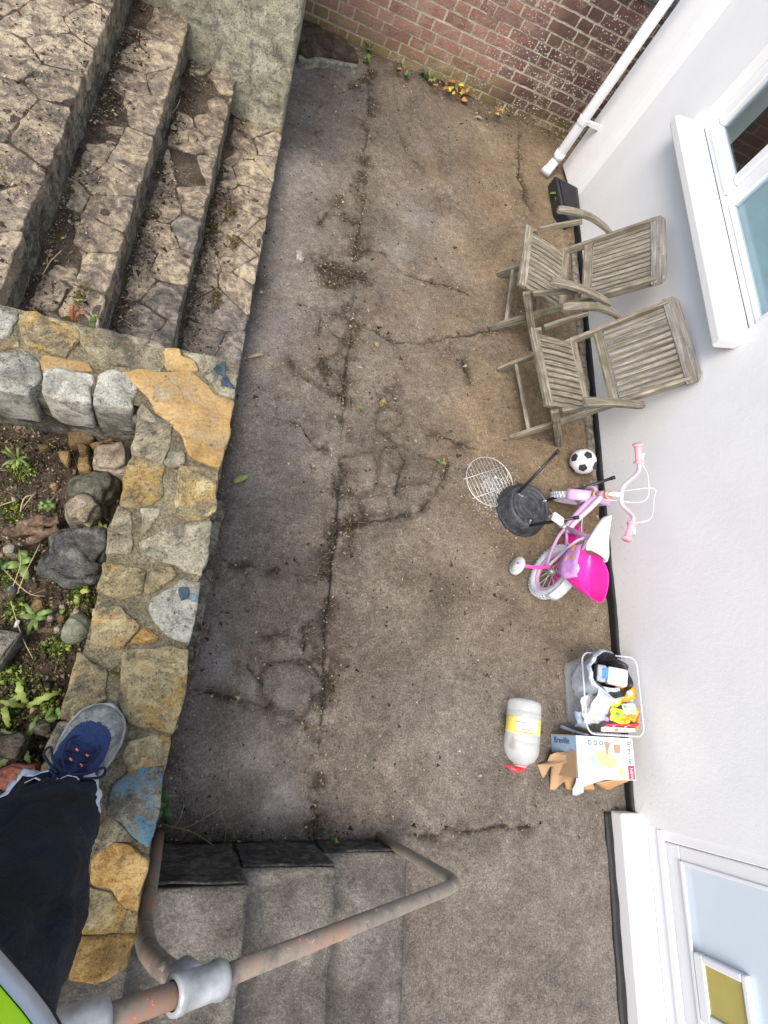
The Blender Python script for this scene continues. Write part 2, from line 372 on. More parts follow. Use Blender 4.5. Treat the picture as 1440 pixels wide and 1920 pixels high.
def mortar(name, c0, c1, c2, moss=.0):
    n = N(name, .95, .15); a = n.noise(12, 6, .65, None, .4); b = n.noise(95, 4, .7)
    c = n.ramp(n.math('ADD', n.math('MULTIPLY', a, .65), n.math('MULTIPLY', b, .35)), [(.34, c0), (.5, c1), (.66, c2)])
    if moss: c = n.mix(n.rng(n.noise(7, 6, .7, n.vadd(n.co, (2, 9, 4))), .66 - moss * .2, .74 - moss * .2), c, lin(72, 72, 30))
    g = n.noise(190, 3, .7); c = n.hsv(c, .5, 1., n.rng(g, .3, .7, .6, 1.35)); return n.done(c, n.bump(n.math('ADD', a, n.math('ADD', b, n.math('MULTIPLY', g, .6))), .95, .010))
MORTAR = mortar('grey_mortar', lin(82, 76, 60), lin(124, 115, 92), lin(160, 149, 120), .25)
DIRTFILL = mortar('dirt_fill', lin(46, 40, 34), lin(84, 74, 64), lin(122, 109, 94), .35)
SOIL = mortar('soil', lin(38, 32, 27), lin(78, 67, 56), lin(122, 107, 90), .2)

def m_patio():
    n = N('patio_concrete', .86, .35)
    dirt, sand, grey_tone, crk = n.attr('dirt'), n.attr('sand'), n.attr('grey_tone'), n.attr('crack')
    a = n.noise(2.6, 7, .62, None, .7); b = n.noise(24, 8, .78); g = n.noise(110, 5, .9); ag = n.vor(200)
    v = n.math('ADD', n.math('MULTIPLY', a, .24), n.math('ADD', n.math('MULTIPLY', b, .26), n.math('MULTIPLY', g, .54)))
    c = n.ramp(v, [(.42, lin(70, 62, 54)), (.53, lin(116, 106, 94)), (.64, lin(172, 160, 143))])
    sc = n.ramp(v, [(.42, lin(78, 66, 51)), (.53, lin(127, 109, 86)), (.645, lin(182, 162, 128))])
    c = n.mix(sand, c, sc)
    dc = n.ramp(v, [(.42, lin(74, 70, 66)), (.53, lin(120, 114, 108)), (.645, lin(174, 167, 158))])
    c = n.mix(grey_tone, c, dc)
    c = n.mix(n.attr('pale'), c, n.mix(n.rng(g, .35, .65), lin(140, 136, 130), lin(196, 193, 188)))
    # chips of stone in the concrete and black specks of lichen
    c = n.mix(n.math('MULTIPLY', n.rng(ag, .05, .16, 1, 0), n.rng(n.noise(30, 3, .6, n.vadd(n.co, (5, 5, 5))), .5, .62)), c, lin(196, 184, 160))
    sp = n.math('MULTIPLY', n.rng(n.noise(48, 5, .72, n.vadd(n.co, (1, 7, 3))), .60, .68), n.rng(n.noise(3.1, 3, .6, n.vadd(n.co, (9, 0, 3))), .46, .6))
    c = n.mix(n.math('MULTIPLY', sp, .75), c, lin(46, 42, 38))
    dk = n.ramp(n.noise(70, 5, .7), [(.36, lin(26, 22, 18)), (.52, lin(62, 52, 42)), (.66, lin(104, 90, 70))])
    c = n.mix(dirt, c, dk)
    c = n.mix(crk, c, lin(26, 22, 18))
    h = n.math('ADD', n.math('MULTIPLY', b, .5), n.math('ADD', n.math('MULTIPLY', g, .8), n.math('MULTIPLY', ag, .5)))
    return n.done(c, n.bump(h, .95, .009), rough=n.rng(grey_tone, 0, 1, .86, .6))
PATIO = m_patio()
def m_aggr(name, c0, c1, c2):
    n = N(name, .88, .3); a = n.noise(6, 6, .65, None, .5); g = n.noise(85, 5, .9); ag = n.vor(130)
    v = n.math('ADD', n.math('MULTIPLY', a, .5), n.math('MULTIPLY', g, .5)); c = n.ramp(v, [(.36, c0), (.52, c1), (.68, c2)])
    c = n.mix(n.math('MULTIPLY', n.rng(ag, .06, .2, 1, 0), n.rng(n.noise(22, 3), .48, .6, 0, .8)), c, lin(190, 186, 170))
    c = n.mix(n.rng(n.noise(9, 6, .7, n.vadd(n.co, (3, 3, 1))), .6, .72, 0, .7), c, lin(52, 50, 46))
    return n.done(c, n.bump(n.math('ADD', n.math('MULTIPLY', g, 1.), n.math('MULTIPLY', ag, .6)), .9, .008))
STEPCON = m_aggr('step_concrete', lin(58, 55, 51), lin(104, 100, 93), lin(158, 153, 142))
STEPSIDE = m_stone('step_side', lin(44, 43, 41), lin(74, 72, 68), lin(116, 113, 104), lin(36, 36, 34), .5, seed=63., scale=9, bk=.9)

def m_brick():
    n = N('brick_face', .9, .2); rnd = n.rand(); loc = n.node('ShaderNodeObjectInfo').outputs['Location']
    wp = n.node('ShaderNodeNewGeometry').outputs['Position']; X, Y, Z = n.sep(wp)
    a = n.noise(14, 6, .65, wp); b = n.noise(90, 5, .75, wp)
    c = n.ramp(rnd, [(0, lin(128, 92, 78)), (.3, lin(152, 108, 92)), (.55, lin(160, 120, 100)), (.8, lin(138, 106, 94)), (1, lin(118, 98, 92))])
    c = n.mix(n.rng(a, .4, .7, 0, .55), c, lin(172, 138, 116)); c = n.hsv(c, .5, .9, n.rng(b, .3, .7, .65, 1.4))
    # darker, lichen-spotted bricks towards the downpipe; green algae at the foot of the wall
    big = n.noise(1.6, 4, .6, wp)
    sm = n.rng(n.math('ADD', X, n.math('MULTIPLY', n.math('SUBTRACT', big, .5), 1.6)), 1.25, 1.85)
    c = n.mix(n.math('MULTIPLY', sm, .78), c, n.mix(a, lin(48, 38, 38), lin(78, 60, 56)))
    gm = n.math('MULTIPLY', n.rng(n.math('ADD', Z, n.math('MULTIPLY', n.math('SUBTRACT', big, .5), .5)), .02, .22, 1, 0), n.rng(a, .3, .6, .3, .9))
    c = n.mix(gm, c, lin(122, 116, 62))
    ef = n.math('MULTIPLY', n.rng(n.noise(3.2, 5, .65, n.vadd(wp, (4, 4, 9)), .8), .52, .68), n.rng(b, .4, .6, .1, .8)); c = n.mix(ef, c, lin(188, 164, 150))
    li = n.math('MULTIPLY', n.rng(n.vor(52, vec=n.vadd(wp, n.vmul(n.noise(30, 3, .6, wp, 0, 1), (.03, .03, .03)))), .2, .32, 1, 0), n.math('MULTIPLY', n.rng(n.noise(4, 5, .7, n.vadd(wp, (1, 2, 2))), .44, .52), n.rng(X, .9, 1.5, .15, 1))); c = n.mix(li, c, lin(206, 200, 192))
    c = n.mix(n.rng(b, .26, .36, .5, 0), c, (.05, .03, .025, 1))
    return n.done(c, n.bump(n.math('ADD', n.math('MULTIPLY', a, .3), b), .4, .004))
BRICK = m_brick()
def m_bmortar():
    n = N('lime_mortar', .95, .1); wp = n.co; a = n.noise(8, 5, .6); b = n.noise(110, 4, .7); X, Y, Z = n.sep(wp)
    c = n.ramp(n.math('ADD', n.math('MULTIPLY', a, .6), n.math('MULTIPLY', b, .4)), [(.36, lin(160, 150, 128)), (.52, lin(196, 187, 166)), (.68, lin(222, 215, 200))])
    c = n.mix(n.rng(Z, .0, .25, .4, 0), c, lin(140, 138, 96))
    c = n.mix(n.rng(X, 1.6, 2.3, 0, .35), c, lin(120, 110, 100))
    return n.done(c, n.bump(n.math('ADD', a, b), .9, .008))
BMORTAR = m_bmortar()
def m_render():
    n = N('white_render', .75, .3); g = n.noise(170, 4, .7); a = n.noise(3, 5, .6); X, Y, Z = n.sep(n.co)
    c = n.mix(n.rng(a, .3, .7), (.725, .73, .728, 1), (.775, .78, .776, 1))
    # splashed dirt at the foot, a few green-blue marks
    sp = n.math('MULTIPLY', n.rng(Z, .05, .5, 1, 0), n.rng(n.noise(60, 5, .8), .58, .68, 0, .6)); c = n.mix(sp, c, lin(150, 140, 124))
    fine = n.rng(n.noise(120, 3, .8, n.vadd(n.co, (3, 1, 4))), .68, .74, 0, .55); c = n.mix(fine, c, lin(160, 156, 150))
    gm = n.math('MULTIPLY', n.rng(n.noise(9, 5, .7, n.vadd(n.co, (0, 5.2, 1))), .66, .72), n.rng(Y, -.3, -.1, .5, 0)); c = n.mix(gm, c, lin(150, 205, 205))
    return n.done(c, n.bump(n.math('ADD', g, n.math('MULTIPLY', n.noise(45, 4, .6), .8)), .35, .004))
RENDER = m_render()
def m_upvc(name='white_upvc', col=(.72, .73, .745), rough=.3):
    n = N(name, rough, .5); a = n.noise(7, 5, .7); b = n.noise(130, 4, .8)
    c = n.mix(n.rng(a, .3, .7, 0, .3), (*col, 1), tuple(x * .93 for x in col) + (1,))
    c = n.mix(n.math('MULTIPLY', n.rng(b, .66, .72, 0, .5), n.rng(a, .48, .6)), c, lin(110, 106, 98))
    return n.done(c)
UPVC = m_upvc()
DOORP = m_upvc('door_panel_sky_tint', (.58, .66, .73), .22)  # white panel; blue of the reflected sky put into its base colour
PAINTSILL = m_upvc('painted_sill', (.73, .73, .725), .5)
BLACKP = m_plain('rough_black', (.012, .012, .013), .6, .4, .4, .4)
BLACKPL = m_plain('black_plastic', (.015, .017, .02), .3, .5, .3, .1)
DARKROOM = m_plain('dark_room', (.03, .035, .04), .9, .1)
BLIND = m_plain('pale_blind', (.46, .52, .54), .8, .2, .06, scale=6)
def m_glass(name, tint=(1, 1, 1), rough=.02, alpha=.8):
    m = bpy.data.materials.new(name); m.use_nodes = True; t = m.node_tree; t.nodes.remove(t.nodes['Principled BSDF'])
    tr = t.nodes.new('ShaderNodeBsdfTransparent'); gl = t.nodes.new('ShaderNodeBsdfGlossy'); mx = t.nodes.new('ShaderNodeMixShader'); lw = t.nodes.new('ShaderNodeLayerWeight'); lw.inputs[0].default_value = .5
    pw = t.nodes.new('ShaderNodeMath'); pw.operation = 'POWER'; pw.inputs[1].default_value = 4; ml = t.nodes.new('ShaderNodeMath'); ml.operation = 'MULTIPLY_ADD'; ml.inputs[1].default_value = .9; ml.inputs[2].default_value = .05
    tr.inputs[0].default_value = (*tint, 1); gl.inputs['Roughness'].default_value = rough
    t.links.new(lw.outputs['Facing'], pw.inputs[0]); t.links.new(pw.outputs[0], ml.inputs[0]); t.links.new(ml.outputs[0], mx.inputs[0]); t.links.new(tr.outputs[0], mx.inputs[1]); t.links.new(gl.outputs[0], mx.inputs[2]); t.links.new(mx.outputs[0], t.nodes['Material Output'].inputs[0])
    return m
GLASS = m_glass('window_glass', (.86, .93, .95))
AMBER = m_plain('amber_flap', (.42, .36, .11), .25, .5, .08, scale=5)
def m_wood():
    n = N('weathered_teak', .85, .2); gr = n.attr('gr', 'Vector'); v = n.vadd(gr, n.vmul(n.node('ShaderNodeCombineXYZ').outputs[0], (1, 1, 1)))
    a = n.noise(1., 6, .65, n.vmul(gr, (5, 120, 120)), .3); b = n.noise(1., 4, .6, n.vmul(gr, (14, 420, 420))); l = n.noise(1., 4, .6, n.vmul(gr, (9, 9, 9)))
    c = n.ramp(n.math('ADD', n.math('MULTIPLY', a, .6), n.math('MULTIPLY', b, .4)), [(.34, lin(58, 52, 44)), (.46, lin(112, 104, 90)), (.56, lin(148, 140, 123)), (.68, lin(184, 178, 162))])
    c = n.mix(n.rng(l, .48, .62, 0, .65), c, lin(98, 92, 70)); c = n.mix(n.rng(n.noise(1., 5, .7, n.vmul(gr, (16, 60, 60))), .62, .72, 0, .6), c, lin(66, 60, 50))
    c = n.hsv(c, .5, .95, n.rng(n.rand(), 0, 1, .85, 1.18))
    return n.done(c, n.bump(n.math('ADD', a, n.math('MULTIPLY', b, .7)), .7, .003))
WOOD = m_wood()
def m_woodtop():
    n = N('weathered_teak_top', .85, .2); gr = n.attr('gr', 'Vector'); a = n.noise(1., 6, .65, n.vmul(gr, (6, 120, 120)), .3); b = n.noise(60, 5, .8)
    c = n.ramp(a, [(.3, lin(82, 78, 72)), (.5, lin(122, 117, 110)), (.7, lin(156, 152, 146))]); c = n.mix(n.rng(b, .6, .7, 0, .7), c, lin(186, 182, 176))
    return n.done(c, n.bump(a, .6, .003))
WOODTOP = m_woodtop()

# ------------------------------------------------------------------ the ground and the patio
big = thing  # alias kept short
gm = MB().add([(-60, -60, -.06), (60, -60, -.06), (60, 60, -.06), (-60, 60, -.06)], [(0, 1, 2, 3)]).build('ground', DIRTFILL); tag(gm, kind='structure')
HX = 2.229                                      # face of the house
WT = 1.19                                       # top of the garden wall
YE = 3.17                                       # face of the rendered wall beyond the stone steps
YB = 4.557                                      # face of the brick wall
YR0, YR1 = .66, .885                            # return wall beside the stone steps
def W(pts, z=0.): return [tuple(P(x, y, z)[:2]) for x, y in pts]
SEAM = W([(694, 140), (690, 230), (684, 313), (678, 411), (667, 487), (663, 567), (657, 630), (651, 678), (647, 744), (641, 800), (637, 833), (634, 900), (633, 967), (628, 1027), (622, 1100), (616, 1150), (612, 1206), (606, 1275), (598, 1380), (594, 1470), (590, 1570)])
CRACKS = [W(c) for c in [
    [(715, 475), (744, 504), (769, 520), (820, 531), (878, 549)], [(749, 642), (789, 644), (864, 629), (920, 618)], [(869, 678), (876, 700), (882, 718)],
    [(798, 815), (851, 829), (895, 842)], [(842, 873), (832, 895), (820, 918), (784, 958), (727, 971), (650, 985)], [(607, 500), (660, 522)], [(562, 571), (602, 589), (628, 592), (651, 584)],
    [(602, 589), (598, 629)], [(602, 595), (620, 629), (648, 640)], [(682, 330), (651, 353), (620, 395), (600, 420)], [(447, 1307), (497, 1328), (530, 1345), (570, 1355)],
    [(465, 1243), (476, 1270), (490, 1290)], [(500, 1195), (520, 1186), (543, 1179)], [(566, 1174), (572, 1200), (570, 1225)], [(561, 1238), (582, 1248), (602, 1270)],
    [(365, 1290), (400, 1300), (447, 1307)], [(670, 480), (690, 470), (715, 475)], [(664, 610), (700, 622), (749, 642)], [(540, 680), (580, 720), (645, 744)], [(500, 780), (560, 800), (600, 842)],
    [(695, 140), (660, 165), (630, 175)], [(975, 250), (972, 330), (985, 380), (1000, 400)], [(745, 245), (760, 280), (790, 320)], [(830, 1560), (880, 1560), (935, 1545), (990, 1555)],
    [(770, 1560), (830, 1570)], [(700, 720), (712, 742), (708, 770)], [(735, 820), (756, 860), (745, 930)], [(420, 1050), (480, 1070), (560, 1075), (620, 1085)]]]
STONES = [W(s) for s in [
    [(704, 771), (727, 762), (753, 775), (758, 793), (735, 811), (713, 809), (706, 784)], [(640, 856), (700, 844), (707, 873), (702, 913), (669, 927), (642, 909)],
    [(669, 930), (727, 922), (735, 960), (678, 964)], [(604, 673), (633, 664), (650, 676), (647, 715), (640, 744), (607, 713)], [(712, 842), (758, 834), (770, 848), (824, 868), (806, 905), (742, 916), (710, 905)],
    [(484, 1270), (500, 1240), (545, 1242), (592, 1268), (588, 1320), (565, 1345), (505, 1322), (488, 1300)]]]
PALE = [(*P(px_, py_)[:2], r0_, k_) for px_, py_, r0_, k_ in ((520, 1505, .09, .8), (480, 1420, .08, .5), (405, 1255, .07, .7), (500, 1295, .10, .45), (395, 1205, .05, .4), (735, 470, .12, .3), (780, 400, .15, .3))]
def fuzz(X, Y, s, a, seed): return fbm(xyz(X, Y), s, 3, seed) * a
def patio_fields(X, Y):
    Xw = X + fuzz(X, Y, 9, .022, 3) + fuzz(X, Y, 34, .010, 5); Yw = Y + fuzz(X, Y, 9, .022, 4) + fuzz(X, Y, 34, .010, 6)
    ds = segdist(X + fuzz(X, Y, 5, .022, 5) + fuzz(X, Y, 20, .012, 6), Y, SEAM); dc = np.full(X.shape, 9.); stn = np.zeros(X.shape); dst = np.full(X.shape, 9.)
    for c in CRACKS: dc = np.minimum(dc, segdist(Xw, Yw, c))
    for k, s in enumerate(STONES):
        i_ = inpoly(Xw, Yw, s); stn = np.where(i_, k + 1, stn); dst = np.minimum(dst, segdist(Xw, Yw, list(s) + [s[0]]))
    wid = .5 + .5 * fbm(xyz(X, Y), 5, 2, 8)
    n1, n2, n3 = fbm(xyz(X, Y), 1.3, 4, 11), fbm(xyz(X, Y), 7, 4, 12), fbm(xyz(X, Y), 38, 3, 13)
    g = np.exp(-(ds / (.005 + .009 * wid)) ** 2) * .012 * np.clip(.75 + 1.5 * fbm(xyz(X, Y), 3.3, 3, 41), .12, 1) + np.exp(-(dc / (.004 + .006 * wid)) ** 2) * .010 * np.clip(wid * 1.6 - .2, .2, 1) + np.exp(-(dst / .006) ** 2) * .007
    z = n1 * .010 + n2 * .006 + n3 * .0022 - g + (stn > 0) * .003
    z = z - .002 * np.clip((X - SEAMX(Y)) * 40, -1, 1)
    # bank of dirt along the garden wall, the steps' side and the house
    bank = np.exp(-np.clip(X, 0, 9) / .045) * np.clip(.5 + .9 * fbm(xyz(X, Y), 4, 3, 21), 0, 1) * np.clip((1.25 - np.abs(Y - .75)) * 2, .15, 1)
    bank2 = np.exp(-np.clip(Y + .478, 0, 9) / .06) * (Y > -.478) * np.clip(1.02 - X, 0, 1) ** .3 * (X < 1.0) * np.clip(.6 + .8 * fbm(xyz(X, Y), 6, 3, 22), 0, 1)
    bank3 = np.exp(-np.clip(HX - X, 0, 9) / .05) * np.clip(.25 + .9 * fbm(xyz(X, Y), 5, 3, 23), 0, 1)
    bank4 = np.exp(-np.clip(YB - Y, 0, 9) / .09) * np.clip(.55 + .9 * fbm(xyz(X, Y), 5, 3, 24), 0, 1)
    z = z + .05 * bank + .05 * bank2 + .02 * bank3 + .04 * bank4 + n3 * .006 * np.clip(bank + bank2 + bank3 + bank4, 0, 1)
    fill = np.clip(.75 + 1.5 * fbm(xyz(X, Y), 3.3, 3, 41), .12, 1)
    crk = np.clip(np.exp(-(ds / (.0035 + .007 * wid)) ** 2) * fill + np.exp(-(dc / (.003 + .004 * wid)) ** 2) * np.clip(wid * 1.5, .2, 1), 0, 1)
    lit = np.clip(fbm(xyz(X, Y), 16, 5, 31, .65) * 3.2 + .35, 0, 1)
    dirt = np.clip(np.exp(-(ds / (.03 + .07 * wid)) ** 2) * lit * .95 + np.exp(-(dc / (.015 + .04 * wid)) ** 2) * lit * .85 + np.exp(-(dst / .015) ** 2) * .5, 0, .9)
    patch = np.clip(fbm(xyz(X, Y), 4.5, 6, 33, .65) * 4 - .7, 0, 1) * (.35 + np.exp(-((X - .5) / .45) ** 2) * np.exp(-((Y - 2.2) / 1.1) ** 2))
    dirt = np.clip(np.maximum(dirt, np.clip(bank * 1.5 + bank2 * 1.6 + bank3 * .9 + bank4 * 1.4, 0, .95)) + patch * .75, 0, 1)
    sand = np.clip((np.clip((X - .75) / 1.2, 0, 1) * 1.2 + n1 * .8 + n2 * .5) * np.clip((Y - .1) / 1.4, 0, 1), 0, .95)
    grey_tone = np.clip(np.clip((.62 - X) / .5, 0, 1) * .8 + n1 * .6 + np.clip((.2 - Y) / 1.2, 0, 1) * .5, 0, 1) * (1 - sand)  # greyer, smoother concrete towards the garden wall and the near end
    pale = 0
    for (sx, sy, sr, sk) in PALE: pale = pale + sk * np.exp(-((Xw - sx) ** 2 + (Yw - sy) ** 2) / sr ** 2)
    pale = np.clip(pale * np.clip(.75 + 1.4 * fbm(xyz(X, Y), 11, 5, 37, .65), 0, 1.3), 0, .75) * (1 - dirt)
    return z, dict(dirt=dirt, sand=sand, grey_tone=grey_tone, crack=crk, pale=pale), stn
_sy = np.array([p[1] for p in SEAM][::-1]); _sx = np.array([p[0] for p in SEAM][::-1])
def SEAMX(Y): return np.interp(Y, _sy, _sx)
patio = thing('patio', kind='structure')
x0, x1, y0, y1, res = -.03, 2.36, -2.4, 4.66, .0085
xs, ys = np.arange(x0, x1, res), np.arange(y0, y1, res); X, Y = np.meshgrid(xs, ys); Z, AT, ST = patio_fields(X, Y)
idx = np.arange(X.size).reshape(X.shape); F = np.stack([idx[:-1, :-1], idx[:-1, 1:], idx[1:, 1:], idx[1:, :-1]], -1).reshape(-1, 4)
Xc, Yc = X[:-1, :-1] + res / 2, Y[:-1, :-1] + res / 2; sid = ST[:-1, :-1].ravel()
lft = (Xc + fuzz(Xc, Yc, 5, .022, 5) + fuzz(Xc, Yc, 20, .012, 6) < SEAMX(Yc)).ravel() & (Yc > -.52).ravel()
V = np.stack([X, Y, Z], -1).reshape(-1, 3); AF = {k: v.ravel() for k, v in AT.items()}
def subset(name, sel, lab=None):
    f_ = F[sel]; u, inv = np.unique(f_, return_inverse=True); me = fastmesh(name, V[u], inv.reshape(f_.shape), {k: v[u] for k, v in AF.items()})
    o = link(name, me, PATIO, patio)
    if lab: o['label'] = lab
subset('concrete_slab', (sid == 0) & lft, 'darker narrow concrete strip along the garden wall'); subset('concrete_slab', (sid == 0) & ~lft, 'wide brown concrete slab on the house side')
for k in range(len(STONES)): subset('paving_stone', sid == k + 1)

# ------------------------------------------------------------------ garden wall (L shaped) with crazy-paved top
wall = thing('garden_wall', 'low stone garden wall with yellow patched crazy paved top turning a corner', 'stone wall', (-.1, .2, 0))
rough_box('wall_core', (-.205, -.46, 0), (-.006, YR0 + .02, WT - .035), .018, .012, 9, RISER, wall, 40)
rough_box('return_core', (-1.35, YR0 + .012, 0), (-.007, YR1 - .01, WT - .036), .02, .012, 9, RISER, wall, 44)
def ftz(V):
    V = V.copy(); V[:, 2] = np.maximum(V[:, 2], -.02); return V
rough_box('footing', (-.05, .12, -.02), (.042, .86, .16), .014, .016, 10, RISER, wall, 47, shape=ftz)
def bedz(a, s): return lambda X, Y: WT - .004 + fbm(xyz(X, Y), 14, 4, s) * a
grid('mortar_bed', -.203, -.003, -.458, YR0 + .1, .008, bedz(.004, 51), MORTAR, wall)
grid('mortar_bed', -1.35, -.2, YR0 + .03, YR1 - .004, .008, bedz(.005, 52), MORTAR, wall)
grid('mortar_bed', -.203, -.004, YR0 + .1, YR1 - .004, .008, bedz(.004, 53), MORTAR, wall)
Z3 = lambda pts: [(x / 2.823, 560 + y / 2.823) for x, y in pts]
ZB = lambda pts: [(x / 2.823, 1240 + y / 2.823) for x, y in pts]
CAPS = [
    (Z3([(-160, 40), (0, 55), (78, 76), (86, 105), (40, 185), (0, 200), (-150, 180)]), STONE_WHITE, .10, .0), (Z3([(97, 77), (200, 75), (255, 108), (420, 152), (425, 222), (345, 305), (280, 288), (150, 252), (112, 205)]), STONE_OCH, .07, .006),
    (Z3([(428, 152), (560, 168), (700, 203), (800, 225), (868, 262), (880, 335), (832, 380), (700, 370), (560, 332), (480, 295), (432, 232)]), STONE_MIX, .07, .004),
    (Z3([(-120, 250), (0, 238), (85, 210), (82, 250), (0, 274), (-120, 280)]), STONE_OCH, .06, -.004), (Z3([(-230, 280), (0, 293), (130, 290), (208, 345), (203, 420), (150, 520), (0, 485), (-230, 440)]), STONE_WHITE, .13, .004),
    (Z3([(238, 390), (300, 376), (480, 405), (494, 440), (470, 566), (290, 530), (226, 500)]), STONE_WHITE, .12, .002), (Z3([(522, 402), (600, 381), (690, 420), (733, 470), (700, 583), (497, 560), (503, 520)]), STONE_WHITE, .12, .002),
    (Z3([(240, 300), (340, 320), (470, 345), (490, 385), (380, 378), (240, 372), (215, 330)]), OCHRE, .03, .001), (Z3([(640, 387), (760, 375), (880, 392), (1012, 392), (1050, 420), (1135, 505), (1232, 545), (1212, 720), (1163, 903), (1000, 832), (962, 720), (900, 652), (822, 592), (790, 522), (732, 470)]), OCHRE, .03, .003),
    (Z3([(962, 288), (1080, 302), (1240, 355), (1260, 372), (1240, 530), (1162, 502), (1100, 430), (1050, 345)]), STONE_PALE, .08, .004), (Z3([(872, 266), (948, 272), (956, 312), (1030, 330), (1040, 380), (890, 380), (868, 350)]), OCHRE, .03, .004),
    (Z3([(738, 598), (760, 560), (800, 610), (890, 655), (830, 655), (742, 632)]), STONE_PALE, .03, .0),
    (Z3([(735, 640), (830, 660), (908, 668), (892, 760), (866, 868), (708, 818), (702, 780)]), STONE_MIX, .06, .004), (Z3([(700, 828), (864, 882), (850, 1040), (742, 1106), (636, 1088), (662, 950)]), STONE_OCH, .06, .002),
    (Z3([(960, 884), (1090, 897), (1163, 922), (1135, 1120), (1108, 1150), (1000, 1183), (932, 1148), (926, 1060), (946, 960)]), STONE_OCH, .06, .004), (Z3([(902, 822), (968, 820), (975, 868), (922, 893), (877, 868)]), STONE_PALE, .04, .005),
    (Z3([(742, 1112), (848, 1112), (828, 1172), (748, 1250)]), STONE_PALE, .03, .001), (Z3([(622, 1104), (698, 1130), (696, 1340), (560, 1348), (590, 1210)]), STONE_MIX, .05, .002),
    (Z3([(960, 1185), (1123, 1178), (1100, 1340), (1064, 1470), (900, 1402), (762, 1350), (748, 1290), (870, 1222)]), STONE_PALE, .06, .005), (Z3([(548, 1402), (640, 1402), (776, 1440), (748, 1558), (640, 1586), (512, 1540)]), STONE_OCH, .05, .002),
    (Z3([(792, 1442), (900, 1422), (928, 1460), (850, 1536), (772, 1556)]), STONE_OCH, .04, .001), (Z3([(800, 1592), (960, 1502), (1055, 1512), (1040, 1640), (1000, 1820), (900, 1788), (772, 1650)]), STONE_WHITE, .06, .005),
    (Z3([(490, 1650), (640, 1640), (738, 1732), (650, 1850), (470, 1860)]), STONE_OCH, .06, .002), (Z3([(692, 1818), (760, 1742), (838, 1790), (820, 1818)]), STONE_ORANGE, .03, .0),
    (Z3([(664, 1862), (1000, 1852), (990, 1940), (960, 2120), (915, 2298), (832, 2288), (682, 2248), (632, 2120), (645, 2020)]), STONE_OCH, .07, .003), (ZB([(408, -40), (560, 60), (563, 200), (512, 222), (420, 308), (316, 300), (360, 110)]), STONE_OCH, .07, .002),
    (ZB([(682, 424), (820, 384), (908, 402), (888, 540), (692, 588), (652, 500)]), STONE_OCH, .06, .001), (ZB([(606, 652), (692, 592), (868, 552), (850, 720), (792, 976), (740, 948), (640, 858), (560, 800)]), STONE_PAINT, .06, .002),
    (ZB([(490, 1032), (600, 952), (690, 962), (768, 1050), (758, 1200), (728, 1308), (662, 1298), (582, 1210), (502, 1188), (476, 1130)]), STONE_ORANGE, .05, .006), (ZB([(440, 1170), (500, 1206), (580, 1226), (650, 1306), (726, 1330), (708, 1440), (420, 1432)]), STONE_OCH, .06, .002),
    (ZB([(410, 1452), (706, 1452), (668, 1618), (520, 1680), (375, 1670)]), STONE_ORANGE, .07, .003), (ZB([(530, 742), (620, 862), (738, 960), (600, 944), (490, 1020), (420, 900)]), STONE_MIX, .05, .0),
    (ZB([(304, 320), (420, 322), (400, 480), (270, 520), (230, 470)]), STONE_MIX, .05, .001), (ZB([(230, 540), (420, 500), (540, 700), (400, 860), (160, 800)]), STONE_OCH, .05, .0), (ZB([(150, 840), (400, 900), (470, 1130), (380, 1420), (60, 1400), (90, 1000)]), STONE_OCH, .05, .0)]
def grow(pl, d):
    c = np.mean(pl, 0); return [tuple(np.array(p) + (np.array(p) - c) / np.linalg.norm(np.array(p) - c) * d) for p in pl]
for k, (pl, m, th, dz) in enumerate(CAPS):
    stone('cap_stone', grow(W(pl, WT), .003), WT + dz * .5 + (.004 if th > .09 else .001), th, m, wall, rough=.006 if m is not OCHRE else .003, dome=.001, seed=100 + k, step=.009, nscale=16, edge=.005 if th > .09 else .003, jit=.008)
BLUEP = m_plain('blue_paint', (.042, .066, .082), .85, .15, .6, .4); PALEBLUE = m_plain('pale_blue_paint', (.12, .17, .20), .85, .15, .5, .4)
def paint_mark(pts, m, z, s):
    o = stone('paint_mark', W(pts, WT), z, .004, m, wall, rough=.003, dome=.0005, seed=s, step=.004, edge=.0008, jit=.022, nscale=40); return o
paint_mark(Z3([(1150, 352), (1190, 350), (1195, 410), (1215, 450), (1235, 478), (1170, 482), (1165, 420), (1140, 390)]), BLUEP, WT + .012, 3)
paint_mark(Z3([(962, 1545), (992, 1540), (985, 1575), (968, 1580)]), BLUEP, WT + .0135, 4); paint_mark(Z3([(1012, 1580), (1030, 1584), (1022, 1605), (1008, 1600)]), PALEBLUE, WT + .0135, 5)

# ------------------------------------------------------------------ stone steps up the bank (left) and the rendered wall beyond
def clip_poly(poly, a, nrm):
    out = []
    for i in range(len(poly)):
        p, q = poly[i], poly[(i + 1) % len(poly)]; dp, dq = np.dot(p - a, nrm), np.dot(q - a, nrm)
        if dp <= 0: out.append(p)
        if dp * dq < 0: out.append(p + (q - p) * dp / (dp - dq))
    return out
def voronoi(x0, x1, y0, y1, seeds):
    cells = []
    for i, s in enumerate(seeds):
        poly = [np.array(q, float) for q in ((x0, y0), (x1, y0), (x1, y1), (x0, y1))]
        for j, t in enumerate(seeds):
            if i != j and len(poly) > 2: poly = clip_poly(poly, (s + t) / 2, t - s)
        if len(poly) > 2: cells.append(poly)
    return cells
def shrink(poly, d):
    c = np.mean(poly, 0); return [c + (p - c) * max(.3, 1 - d / max(np.linalg.norm(p - c), 1e-6)) for p in poly]
steps = thing('stone_steps', 'wide weathered stone steps with crazy paved treads climbing the bank', 'steps', (-.4, 2, 0))
TR = [(-.285, 0., .182), (-.525, -.285, .385), (-.77, -.525, .568), (-1.6, -.77, .752)]
